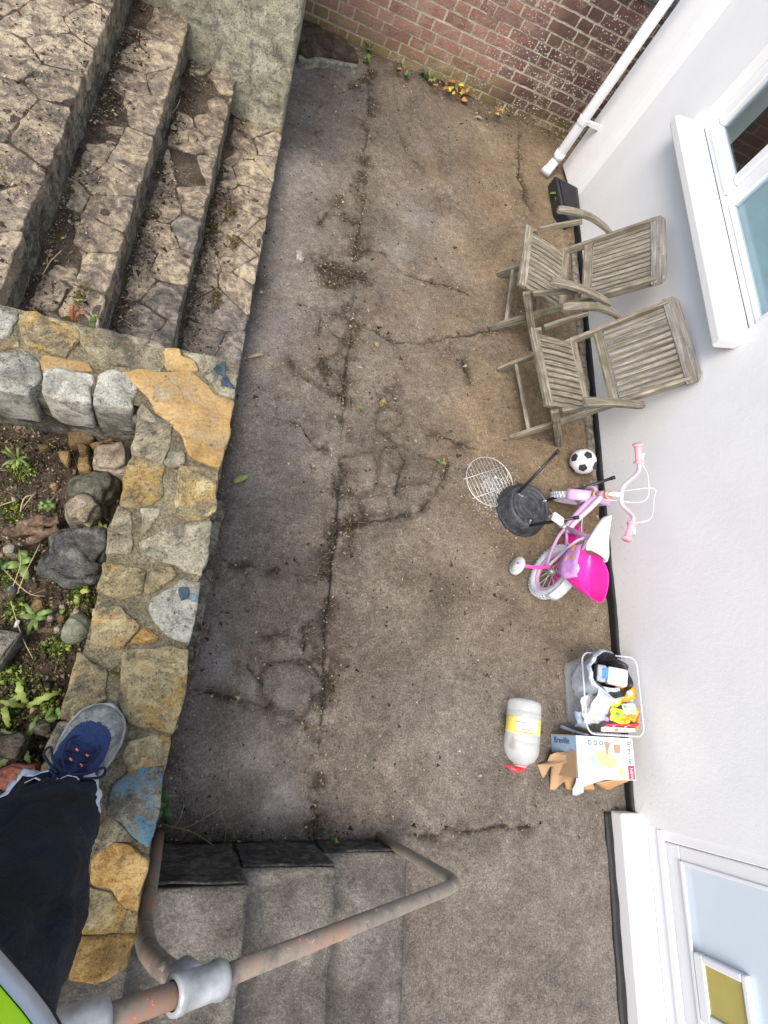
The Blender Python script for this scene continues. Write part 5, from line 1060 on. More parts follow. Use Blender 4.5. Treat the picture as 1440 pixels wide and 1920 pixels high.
# ------------------------------------------------------------------ drain hopper and broken slab at the far end
dg_ = thing('drain_hopper', 'black plastic drain hopper below the white downpipe', 'drain', (2.06, 3.72, 0))
MB().prism([(2.0, 3.93), (2.21, 3.90), (2.215, 3.60), (2.12, 3.52), (2.03, 3.62)], .0, .10).build('hopper_body', BLACKPL, dg_, bevel=.012)
MB().prism([(2.03, 3.90), (2.18, 3.88), (2.185, 3.66), (2.12, 3.60), (2.06, 3.66)], .101, .106).build('hopper_lid', BLACKP, dg_, bevel=.003)
SLABTOP = DIRTFILL; 
bs = thing('broken_slab', 'broken concrete slab with pale snapped edge lying near the brick wall', 'slab', (.22, 4.25, 0))
slp = W([(560, 96), (575, 70), (610, 64), (645, 76), (668, 100), (672, 118), (640, 112), (600, 104), (575, 108)], .06)
stone('slab_top', slp, .075, .03, DIRTFILL, bs, rough=.008, seed=301, tilt=(0, .02)); 
slp2 = [(x + .002, y - .032) for x, y in slp]
stone('slab_core', slp2, .050, .06, STONE_WHITE, bs, rough=.006, seed=302, edge=.004)

# ------------------------------------------------------------------ raised bed: soil, rocks, rubble, weeds
BZ = .985
def soilz(X, Y): return BZ + fbm(xyz(X, Y), 5, 3, 401) * .03 + fbm(xyz(X, Y), 22, 4, 402) * .014 + fbm(xyz(X, Y), 70, 2, 403) * .004 - .03 * np.exp(-((X + .215) / .03) ** 2) - .03 * np.exp(-((Y - .65) / .03) ** 2)
so_ = grid('soil', -1.35, -.19, -.9, YR0 + .03, .006, soilz, SOIL); tag(so_, 'dark crumbly soil filling the raised bed behind the garden wall', 'soil', kind='structure')
MB().box((-1.35, -.9, .1), (-.206, YR0 + .01, BZ - .08)).build('bed_fill', SOIL, so_)
ROCK_PINK = m_stone('pinkish_rock', lin(112, 98, 82), lin(152, 136, 116), lin(188, 174, 152), lin(140, 138, 80), .35, seed=31.); ROCK_GREEN = m_stone('mossy_rock', lin(62, 64, 52), lin(94, 94, 78), lin(128, 126, 106), lin(48, 50, 38), .4, seed=33.)
ROCK_OCH = m_stone('ochre_chip', lin(96, 76, 42), lin(132, 106, 62), lin(164, 138, 92), lin(96, 90, 56), .3, seed=35.); ROCK_BRN = m_stone('brown_rock', lin(70, 60, 48), lin(104, 92, 76), lin(140, 128, 108), lin(50, 46, 40), .4, seed=37.); REDBR = m_stone('red_brick', lin(150, 72, 48), lin(186, 96, 66), lin(206, 126, 94), lin(96, 70, 60), .25, seed=39., speck=.1)
def rock(name, lab, cat, pts, zt, h, mat_, seed, dome=.02, rough=.012, tilt=(0, 0), edge=.016, grp=None):
    pl = W(pts, zt); c = np.mean(pl, 0); t_ = thing(name, lab, cat, (c[0], c[1], zt - h), group=grp)
    stone('rock_body', pl, zt, h + .02, mat_, t_, rough=rough, dome=dome, seed=seed, edge=edge, step=.012, nscale=24, tilt=tilt, jit=.008, rings=(.85, .68, .5, .3, .14)); return t_
rock('rock', 'pinkish ochre block of stone in the inner corner of the wall', 'rock', Z3([(470, 850), (495, 770), (560, 745), (670, 760), (690, 810), (680, 890), (640, 915), (500, 910)]), 1.075, .09, ROCK_PINK, 501)
rock('rock', 'mossy grey green rock wedged below the pinkish ochre block', 'rock', Z3([(345, 985), (370, 945), (500, 920), (600, 905), (632, 960), (600, 1020), (560, 1110), (500, 1130), (420, 1060), (350, 1010)]), 1.05, .07, ROCK_GREEN, 502, .03, .02)
rock('rock', 'knobbly pale pink rock between the mossy rock and the dark slab', 'rock', Z3([(325, 1080), (350, 1030), (430, 1020), (500, 1030), (520, 1090), (490, 1150), (470, 1200), (440, 1195), (420, 1170), (340, 1180)]), 1.075, .08, ROCK_PINK, 503, .025, .016)
rock('rock', 'large dark grey flat rock leaning on the inside of the wall', 'rock', Z3([(270, 1260), (330, 1200), (450, 1190), (570, 1205), (578, 1280), (548, 1390), (520, 1480), (330, 1515), (210, 1440), (205, 1390), (265, 1330)]), 1.05, .06, STONE_DARK, 504, .008, .022, (.05, 0))
rock('rock', 'small pale pink pebble stone at the left edge of the soil', 'rock', Z3([(5, 1320), (45, 1285), (80, 1310), (75, 1355), (20, 1350)]), 1.02, .03, ROCK_PINK, 505)
rock('rock', 'brown rounded stone beside the shoe toe', 'rock', ZB([(165, 345), (215, 310), (285, 325), (285, 380), (235, 405), (180, 380)]), 1.055, .05, ROCK_BRN, 506, .02)
rock('rock', 'large brown rock above the red brick at the left edge', 'rock', ZB([(-60, 400), (0, 375), (60, 365), (140, 365), (165, 420), (100, 520), (0, 545), (-60, 520)]), 1.05, .06, ROCK_BRN, 507, .02)
rock('brick_piece', 'broken orange red brick beside the trouser cuff', 'brick', ZB([(-70, 575), (0, 562), (110, 547), (176, 548), (172, 640), (120, 705), (0, 690), (-70, 690)]), 1.065, .07, REDBR, 508, .004, .008, (0, .1), .008)
rock('rock', 'speckled grey white rock half hidden below the red brick', 'rock', ZB([(-60, 700), (0, 690), (80, 705), (70, 760), (0, 800), (-60, 800)]), 1.04, .05, STONE_WHITE, 509)
rock('paving_slab', 'pale grey slab corner lying at the left edge of the soil', 'slab', [(-40, 1178), (0, 1180), (37, 1189), (34, 1198), (7, 1240), (-10, 1262), (-40, 1250)], 1.06, .06, STONE_GREY, 510, .001, .006, (0, .0), .006)
CHIPS = [([(360, 690), (400, 690), (440, 680), (500, 730), (460, 770), (360, 770)], 'mossy ochre stone flake below the return wall'), ([(465, 762), (600, 732), (612, 748), (490, 790)], 'narrow ochre flake tucked behind the pinkish block'),
         ([(405, 772), (440, 766), (470, 790), (455, 815), (410, 810)], 'small ochre flake left of the pinkish block'), ([(190, 765), (262, 770), (265, 790), (225, 802), (195, 787)], 'long thin ochre flake alone on the dark soil'),
         ([(305, 795), (368, 800), (370, 840), (355, 875), (310, 830)], 'pointed ochre flake in the middle of the flakes'), ([(410, 832), (465, 822), (475, 860), (475, 920), (420, 915), (412, 880)], 'cracked ochre flake touching the pinkish block'),
         ([(190, 1745), (230, 1735), (285, 1750), (280, 1768), (195, 1775)], 'orange stone chip above the broken ball shell'), ([(155, 1640), (190, 1580), (240, 1590), (235, 1640), (180, 1660)], 'olive brown stone near the left of the ball shell')]
for k, (pl, lab) in enumerate(CHIPS): rock('stone_flake', lab, 'stone flake', Z3(pl), 1.005 + .004 * (k % 3), .02, ROCK_OCH, 520 + k, .002, .005, edge=.004, grp='ochre stone flakes on the soil')
rg = random.Random(17); PEBS = [(60, 1540, .014, STONE_DARK, 'dark round pebble'), (330, 1630, .007, ROCK_PINK, ''), (405, 1655, .008, ROCK_PINK, ''), (262, 1690, .009, ROCK_PINK, ''), (325, 1692, .009, ROCK_OCH, ''), (300, 1755, .009, ROCK_PINK, ''), (285, 990, .008, ROCK_OCH, '')]
PEBL = ['pale pebble just below the dark leaning rock', 'pale pebble above the ball shell touching the wall side', 'pinkish pebble left of the ochre chip by the ball shell', 'small ochre pebble between two pinkish pebbles near the ball shell', 'pinkish pebble touching the left side of the ball shell', 'lone ochre pebble on the soil above the pale pink rock']
# bark
BARK = m_stone('pale_bark', lin(84, 64, 48), lin(132, 104, 80), lin(172, 144, 116), lin(60, 46, 36), .3, seed=44., scale=12); bk_ = thing('bark_piece', 'split brown strips of bark lying on the soil', 'bark', P(*Z3([(200, 1230)])[0], 1.0))
for a, b, wd in (((100, 1205), (315, 1170), .03), ((30, 1235), (240, 1225), .022), ((150, 1290), (310, 1215), .018)):
    pa, pb = P(*Z3([a])[0], 1.012), P(*Z3([b])[0], 1.02); n = _n(np.cross(pb - pa, (0, 0, 1.)))
    rows = [[pa + (pb - pa) * t + n * wd * (s + .15 * math.sin(t * 9)) * (.6 + .4 * math.sin(math.pi * min(1, t * 1.2))) + np.array((0, 0, .012 * (1 - (2 * s) ** 2) + .004 * math.sin(t * 14))) for s in (-.5, -.2, .1, .3, .5)] for t in np.linspace(0, 1, 9)]
    MB().sheet(rows, .005).build('bark_strip', BARK, bk_, smooth=True)
# half a shell of an old ball
SHELL = m_stone('weathered_rubber', lin(96, 98, 82), lin(134, 136, 116), lin(164, 166, 146), lin(86, 92, 60), .4, seed=51., scale=14, bk=.3); SHELLIN = m_plain('shell_inside', (.10, .10, .06), .9, .1, .3)
sc = P(*Z3([(395, 1745)])[0], 1.03); t_ = thing('ball_shell', 'torn open shell of an old grey green ball by the wall', 'ball', (sc[0], sc[1], .99)); r_ = .036
axs = _n((.85, -.25, .32)); m = MB().lathe([(r_ * math.sin(a), r_ * math.cos(a)) for a in np.linspace(.02, 1.75, 14)] + [((r_ - .004) * math.sin(a), (r_ - .004) * math.cos(a)) for a in np.linspace(1.75, .02, 10)], sc, axs, 30); m.build('shell', SHELL, t_, smooth=True)
for k in range(3):
    a = k * 2.1; u = _n(np.cross(axs, (0, 0, 1.))); v = np.cross(axs, u); MB().tube([sc + (r_ + .0004) * (math.cos(b) * axs + math.sin(b) * (math.cos(a) * u + math.sin(a) * v)) for b in np.linspace(0.1, 1.7, 12)], .0012, 6).build('panel_seam', SHELLIN, t_, smooth=True)
tag(MB().tube([P(*Z3([(82, 1740)])[0], 1.0), P(*Z3([(98, 1702)])[0], 1.004)], .0045, 8).build('white_stub', WHITEC, smooth=True), 'short white plastic stub lying on the soil', 'stub')
for k, (x, y, r2, m_, nm) in enumerate(PEBS):
    q = P(*Z3([(x, y)])[0], 1.0); pl = [(q[0] + r2 * (1 + .2 * rg.random()) * math.cos(a), q[1] + r2 * (1 + .2 * rg.random()) * math.sin(a)) for a in np.linspace(0, 2 * math.pi, 9)[:-1]]
    t_ = thing('pebble', 'dark round pebble at the left of the soil' if k == 0 else PEBL[k - 1], 'pebble', (q[0], q[1], .99), group=None if k == 0 else 'pebbles in the bed soil')
    stone('pebble_body', pl, 1.0 + r2 * .3, .03, m_, t_, rough=.003, dome=r2 * .5, seed=560 + k, edge=r2 * .4, step=.005, jit=.001)

# weeds
def m_leaf(name, c):
    n = N(name, .5, .4); a = n.noise(30, 4); c1 = n.mix(n.rng(a, .3, .7), tuple(x * .7 for x in c[:3]) + (1,), tuple(min(1, x * 1.35) for x in c[:3]) + (1,)); c1 = n.hsv(c1, .5, 1., n.rng(n.rand(), 0, 1, .75, 1.25))
    return n.done(c1, Subsurface_Weight=0.)
LEAFG = m_leaf('weed_green', (.13, .19, .045, 1)); LEAFY = m_leaf('weed_lime', (.24, .29, .07, 1)); LEAFD = m_leaf('weed_dark', (.05, .10, .03, 1)); LEAFR = m_leaf('weed_red', (.26, .11, .06, 1)); DRY = m_leaf('dry_stem', (.34, .28, .15, 1)); LEAFO = m_leaf('dead_leaf_orange', (.38, .19, .05, 1)); LEAFB = m_leaf('dead_leaf_brown', (.20, .12, .06, 1)); LEAFYEL = m_leaf('dead_leaf_yellow', (.55, .46, .08, 1))
def blade(base, ang, L, wd, rise, droop, lobes=0, n=9):
    d_ = np.array((math.cos(ang), math.sin(ang), 0)); s_ = np.array((-math.sin(ang), math.cos(ang), 0)); rows = []
    for i in range(n):
        t = i / (n - 1); p = np.array(base) + d_ * L * t + np.array((0, 0, rise * math.sin(t * 2.2) - droop * t * t)); w0 = wd * (math.sin(math.pi * min(1, .08 + t * .92)) ** .7) * (1 if not lobes else (.55 + .45 * abs(math.sin(t * math.pi * lobes)))) + .0006
        rows.append([p - s_ * w0 + (0, 0, w0 * .35), p, p + s_ * w0 + (0, 0, w0 * .35)])
    return rows
def weed(lab, px, py, z, leaves, mat_, L, wd, lobes=0, grp=None, angs=None, rise=.02, seed=0):
    b = P(px, py, z); r2 = random.Random(seed + int(px * 3 + py)); t_ = thing('weed', lab, 'weed', b, group=grp)
    for k in range(leaves):
        a = angs[k] if angs else r2.uniform(0, 6.28); o = MB().sheet(blade(b + np.array((r2.uniform(-.004, .004), r2.uniform(-.004, .004), 0)), a, L * r2.uniform(.7, 1.2), wd * r2.uniform(.8, 1.2), rise * r2.uniform(.6, 1.5), rise * .5, lobes), .0006).build('leaf', mat_, t_, smooth=True)
    return t_
zb = lambda x, y: ZB([(x, y)])[0]; z3 = lambda x, y: Z3([(x, y)])[0]
weed('lime dandelion with two long toothed leaves in front of the shoe', *zb(135, 240), 1.0, 3, LEAFY, .075, .008, 4, angs=[R_(118), R_(30), R_(170)], rise=.03)
weed('small clover like seedling on the soil left of the pale pink rock', *z3(265, 1090), 1.0, 8, LEAFG, .022, .005, 0)
weed('thin grassy tuft near the ochre flakes', *z3(95, 850), 1.0, 7, LEAFG, .04, .0025)
weed('broad leaved weed with dried stems at the left of the soil', *z3(115, 1400), 1.0, 4, LEAFG, .04, .010, 0, angs=[R_(80), R_(200), R_(300), R_(20)])
weed('single toothed dandelion leaf growing against the wall by the pale pink rock', *z3(560, 1290), 1.02, 2, LEAFY, .06, .006, 4, angs=[R_(100), R_(115)], rise=.035)
weed('low leafy weed above the broken ball shell', *z3(190, 1690), 1.0, 6, LEAFG, .04, .006, 3)
weed('sprawling weed with toothed leaves left of the shoe', *zb(140, 440), 1.02, 5, LEAFG, .06, .007, 4, angs=[R_(235), R_(210), R_(80), R_(150), R_(300)])
weed('pair of round green leaves beside the shoe toe', *zb(290, 280), 1.06, 3, LEAFG, .024, .010, 0, angs=[R_(160), R_(20), R_(280)])
weed('yellow green weed below the left hand slab corner', *zb(20, 230), 1.0, 6, LEAFY, .045, .007, 3)
weed('small lime weed under the dark rock', *z3(430, 1560), 1.0, 4, LEAFY, .028, .006, 2)
weed('dark green weed at the far left below the rocks', *z3(10, 1430), 1.0, 5, LEAFD, .035, .008, 2)
weed('red stemmed seedling growing behind the yellow patched wall', *z3(395, 130), 1.05, 6, LEAFR, .045, .004, 0, angs=[R_(95), R_(110), R_(75), R_(130), R_(60), R_(20)], rise=.05)
weed('green seedling at the foot of the red stemmed one behind the wall', *z3(490, 130), 1.02, 5, LEAFG, .03, .004)
weed('fern like weed in the dark corner between wall and concrete steps', 312, 1512, .03, 6, LEAFD, .07, .014, 3); weed('tiny green weed in the dirt beside the handrail post foot', 632, 1572, .03, 4, LEAFG, .022, .008); weed('small weed in the crack near the grill grate', 826, 868, .01, 5, LEAFG, .035, .007, 2); weed('green shoot in the joint above the seam', 676, 768, .005, 4, LEAFG, .018, .006)
ORD = ['first', 'second', 'third', 'fourth', 'fifth', 'sixth', 'seventh', 'eighth']
for k, (x, y) in enumerate(((625, 72), (648, 92), (692, 90), (688, 112), (745, 122), (760, 138), (793, 140), (808, 152))): weed('small green seedling under the brick wall, %s counting from the rendered wall' % ORD[k], x, y, .04, 5, LEAFG if k % 2 else LEAFD, .04, .012, 0, 'seedlings along the brick wall')
weed('tiny weed clinging beneath the downpipe end', 1042, 368, .06, 5, LEAFG, .05, .010)
# larger fallen leaves, each its own thing
def fallen(lab, px, py, z, ang, L, wd, mat_, grp=None, curl=.006):
    b = P(px, py, z); o = MB().sheet(blade(b, ang, L, wd, curl, 0, 0), .0005).build('fallen_leaf', mat_, smooth=True); tag(o, lab, 'leaf', grp); return o
fallen('bright green willow shaped leaf lying by the wall foot', 437, 905, .02, R_(38), .085, .014, LEAFY)
fallen('orange round leaf lying alone below the brick wall leaf heap', 866, 188, .03, R_(20), .05, .022, LEAFO); fallen('tan leaf lying near the middle of the slab seam', 704, 640, .006, R_(-70), .045, .013, DRY)
fallen('curled pale twig leaf beside the blue painted corner', 462, 672, .012, R_(25), .09, .008, DRY, curl=.02); fallen('pale curled leaf on the brown slab below the brick wall', 893, 218, .015, R_(-10), .05, .01, DRY)
rg = random.Random(23)
for k in range(34):
    x, y = rg.choice([(850, 168), (845, 160), (855, 175), (838, 158), (930, 205), (760, 130)]); x += rg.gauss(0, 12); y += rg.gauss(0, 6)
    fallen('small dead leaf in the heap at the foot of the brick wall', x, y, .045 + rg.uniform(0, .02), rg.uniform(0, 6.28), rg.uniform(.025, .05), rg.uniform(.008, .018), rg.choice([LEAFO, LEAFO, LEAFB, LEAFYEL]), 'dead leaves heaped below the brick wall', .012)
rock('stone_chip', 'pale square stone chip lying on the dark slab strip', 'stone chip', [(556, 470), (565, 465), (572, 478), (568, 490), (557, 484)], .018, .014, STONE_WHITE, 571, .002, .003, edge=.003)
rock('stone_chip', 'oval tan pebble on the dark slab strip left of the seam', 'pebble', [(582, 868), (586, 865), (592, 872), (591, 880), (585, 879)], .02, .014, STONE_PALE, 572, .005, .002, edge=.005)
rock('stone_chip', 'small sandy stone on the slab just above the round paving stone', 'pebble', [(712, 748), (722, 746), (726, 756), (716, 762)], .018, .014, STONE_OCH, 573, .004, .003, edge=.004)

# ------------------------------------------------------------------ litter, crumbs and twigs (uncountable)
def m_litter():
    n = N('litter', .9, .2); return n.done(n.attr('col', 'Color'))
LIT = m_litter()
def litter(name, pts, sizes, pal, lab, cat, seed, flat=.35, straw=0.):
    r2 = np.random.default_rng(seed); n = len(pts); base = np.array([(1, 0, 0), (-.5, .8, 0), (-.6, -.7, 0), (.1, .1, 1.), (.2, .1, -.3)]); fc = np.array([(0, 1, 3), (1, 2, 3), (2, 0, 3), (1, 0, 4), (2, 1, 4), (0, 2, 4)])
    a = r2.uniform(0, 6.28, n); ca, sa_ = np.cos(a), np.sin(a); st = r2.random(n) < straw
    sx = np.where(st, sizes * r2.uniform(2.5, 7, n), sizes * r2.uniform(.6, 1.4, n)); sy = np.where(st, .0011, sizes * r2.uniform(.5, 1.1, n)); sz = np.where(st, .0014, sizes * flat * r2.uniform(.5, 1.4, n))
    Bq = base[None] * (1 + r2.uniform(-.3, .3, (n, 5, 3))); lx, ly, lz = Bq[..., 0] * sx[:, None], Bq[..., 1] * sy[:, None], Bq[..., 2] * sz[:, None]
    V = np.stack([lx * ca[:, None] - ly * sa_[:, None], lx * sa_[:, None] + ly * ca[:, None], lz + r2.uniform(-.1, .1, n)[:, None] * lx * .5], -1) + pts[:, None]
    F = (fc[None] + 5 * np.arange(n)[:, None, None]).reshape(-1, 3); pc = np.array([p[:3] for p in pal])[r2.integers(0, len(pal), n)] * r2.uniform(.7, 1.3, (n, 1)); stc = np.array(lin(168, 150, 112)[:3]); pc = np.where(st[:, None], stc * r2.uniform(.5, 1.2, (n, 1)), pc)
    me = fastmesh(name, V.reshape(-1, 3), F, {'col': np.repeat(pc, 5, 0)}); o = link(name, me, LIT, smooth=False); return tag(o, lab, cat, kind='stuff')
PALD = [lin(60, 50, 40), lin(92, 80, 62), lin(128, 112, 84), lin(150, 138, 112), lin(80, 76, 44), lin(176, 166, 142), lin(48, 40, 34)]
rr = np.random.default_rng(99); n = 150000; xx, yy = rr.uniform(.01, HX - .02, n), rr.uniform(-.47, YB - .02, n); zz, at_, _ = patio_fields(xx, yy)
keep = rr.random(n) < np.clip(at_['dirt'] ** 1.2 * .36 + at_['crack'] * .3 + .03, 0, 1); pts = np.stack([xx, yy, zz + .001], -1)[keep]
litter('leaf_litter', pts, rr.gamma(2., .0021, len(pts)) + .0012, PALD, 'fine grit, straw and leaf crumbs strewn over the patio', 'litter', 5, straw=.10)
n = 16000; xx, yy = rr.uniform(-1.0, -.205, n), rr.uniform(-.5, YR0 + .01, n); pts = np.stack([xx, yy, soilz(xx, yy) + .001], -1)
litter('soil_crumbs', pts, rr.gamma(1.6, .0021, n) + .001, [lin(44, 36, 30), lin(66, 55, 46), lin(92, 78, 64), lin(120, 104, 84), lin(58, 48, 40), lin(150, 136, 112), lin(96, 100, 48)], 'crumbs of earth, grit and straw over the raised bed', 'soil crumbs', 6, .6, .05)
pts = []
for k, (xa, xb, zt) in enumerate(TR):
    n = 2600 if k < 3 else 3000; x_ = xa + np.abs(rr.normal(0, .06, n)) if k < 3 else rr.uniform(-1.25, xb, n); y_ = rr.uniform(YR1, YE, n); ok = (x_ < xb - .005) & (fbm(xyz(x_, y_), 6, 3, 77 + k) > -.15); pts.append(np.stack([x_, y_, np.full(n, zt + .006)], -1)[ok])
pts = np.concatenate(pts); litter('step_litter', pts, rr.gamma(1.8, .002, len(pts)) + .001, PALD + [lin(96, 50, 34)], 'dirt, moss crumbs and dead stems in the angles of the stone steps', 'litter', 7, straw=.08)
y_ = rr.uniform(-.47, -.44, 2500); x_ = rr.uniform(.0, 1.0, 2500); zq, aq, _ = patio_fields(x_, y_ + rr.gamma(1.2, .03, 2500)); 
n = 4200; x_ = np.concatenate([rr.normal(1.475, .055, n), rr.normal(1.50, .10, n // 3)]); y_ = np.concatenate([rr.normal(1.27, .065, n), rr.normal(1.24, .11, n // 3)]); zq, aq, _ = patio_fields(x_, y_)
litter('ash', np.stack([x_, y_, zq + .002], -1), rr.gamma(1.4, .0016, len(x_)) + .0008, [lin(168, 167, 163), lin(140, 139, 136), lin(190, 189, 184), lin(96, 93, 88)], 'pale grey ash and charcoal crumbs spilled under the grill grate', 'ash', 9, .5)
cx = [z3(330, 1840), z3(420, 1690), z3(90, 1640), z3(60, 1100), z3(430, 1560), zb(30, 60), zb(110, 120), zb(60, 300), z3(120, 900), z3(20, 1480), zb(250, 210), zb(200, 560)]; pts = []
for (ax_, ay_) in cx:
    b = P(ax_, ay_, .99); m_ = 190; x_, y_ = rr.normal(b[0], .016, m_), rr.normal(b[1], .016, m_); pts.append(np.stack([x_, y_, soilz(x_, y_) + .003], -1)[(x_ < -.208) & (y_ < YR0)])
pts = np.concatenate(pts); litter('moss_and_sprouts', pts, rr.gamma(2., .0016, len(pts)) + .001, [lin(74, 88, 30), lin(104, 120, 48), lin(134, 146, 72), lin(58, 66, 28)], 'moss and tiny sprouts dotted over the raised bed soil', 'moss', 12, .7)
g1 = [(x, y) for (x, y) in ((432, 395), (440, 455), (405, 560), (400, 425), (150, 560))]; pts = []
for (ax_, ay_) in g1:
    b = P(ax_, ay_, .2 if ax_ > 380 else .6); m_ = 160; x_, y_ = rr.normal(b[0], .012, m_), rr.normal(b[1], .03, m_); pts.append(np.stack([x_, y_, np.full(m_, b[2] + .004)], -1))
pts = np.concatenate(pts); litter('step_moss', pts, rr.gamma(2., .0018, len(pts)) + .001, [lin(70, 66, 26), lin(92, 84, 40), lin(56, 50, 26), lin(110, 100, 60)], 'olive moss cushions in the joints of the lowest stone step', 'moss', 13, .6)
# wiry dry stems
def stems(lab, paths, mat_, r_=.0014, nm='dry_stem'):
    t_ = thing(nm, lab, 'stem', paths[0][0])
    for p in paths: MB().tube(smoothpath(p, 5), r_, 5).build('stem', mat_, t_, smooth=True)
q = lambda x, y, z: P(x, y, z)
stems('tangle of thin dry stems in the dark corner by the concrete steps', [[q(305, 1545, .05), q(345, 1552, .09), q(390, 1530, .1), q(418, 1510, .08)], [q(310, 1550, .04), q(360, 1560, .08), q(410, 1592, .06)], [q(418, 1590, .03), q(424, 1550, .08), q(412, 1520, .09), q(420, 1490, .06)], [q(315, 1560, .03), q(335, 1540, .1), q(345, 1510, .1)]], DRY)
stems('thin dry stems trailing over the soil at the left', [[q(30, 1120, 1.0), q(45, 1080, 1.03), q(60, 1050, 1.02), q(75, 1020, 1.01)], [q(20, 1110, 1.0), q(38, 1060, 1.03), q(36, 1030, 1.02)], [q(0, 1060, 1.0), q(50, 1110, 1.02), q(85, 1118, 1.01)], [q(15, 1110, 1.), q(40, 1190, 1.03), q(62, 1235, 1.01)]], DRY, .0011)
stems('dry straw lying on the soil above the bark', [[q(40, 955, 1.0), q(62, 928, 1.01)], [q(0, 948, 1.), q(30, 938, 1.01)], [q(38, 960, 1.0), q(45, 935, 1.015), q(60, 928, 1.01)]], DRY, .0016)
stems('forked dry twig lying on the second stone step', [[q(80, 515, .60), q(95, 490, .61), q(115, 470, .6)], [q(90, 500, .6), q(88, 485, .61)]], DRY, .0016)
stems('pale straw curl on the top stone step', [[q(322, 212, .40), q(332, 200, .41), q(338, 185, .4)]], DRY, .0018)

# ------------------------------------------------------------------ the person on the wall: one trousered leg and shoe in view
def m_trouser():
    n = N('black_workwear', .62, .22); a = n.noise(7, 5, .6, None, 1.); b = n.noise(400, 2, .5); c = n.mix(n.rng(a, .35, .7), (.004, .006, .010, 1), (.012, .017, .027, 1)); c = n.mix(n.rng(n.noise(30, 5, .75, n.vmul(n.co, (3, 3, 1))), .66, .74, 0, .25), c, (.04, .042, .05, 1))
    return n.done(c, n.bump(n.math('ADD', n.math('MULTIPLY', a, 1.), n.math('ADD', n.math('MULTIPLY', n.noise(24, 4, .6, None, 2.), .35), n.math('MULTIPLY', b, .05))), .6, .03))
TROUS = m_trouser(); REFL = m_plain('reflective_tape', (.50, .54, .60), .4, .5, .08); HIVIS = m_plain('hi_vis_lime', (.52, .92, .02), .65, .3, .04, .2); NAVY = m_plain('navy_mesh', (.018, .035, .10), .75, .3, .3, .5, 160); SUEDE = m_stone('grey_suede', lin(84, 88, 84), lin(112, 116, 110), lin(142, 145, 136), lin(70, 72, 66), .3, seed=71., scale=14, bk=.2, speck=.1); RUBBER = m_plain('grey_rubber', (.26, .27, .26), .7, .3, .25, .3); LACE = m_plain('navy_lace', (.015, .02, .05), .8, .2, .2); LACER = m_plain('orange_fleck', (.75, .17, .09), .7, .3)
per = thing('person', 'person in black work trousers and navy walking shoe standing on the garden wall', 'person', (-.18, -.15, WT))
ZG = WT + .008
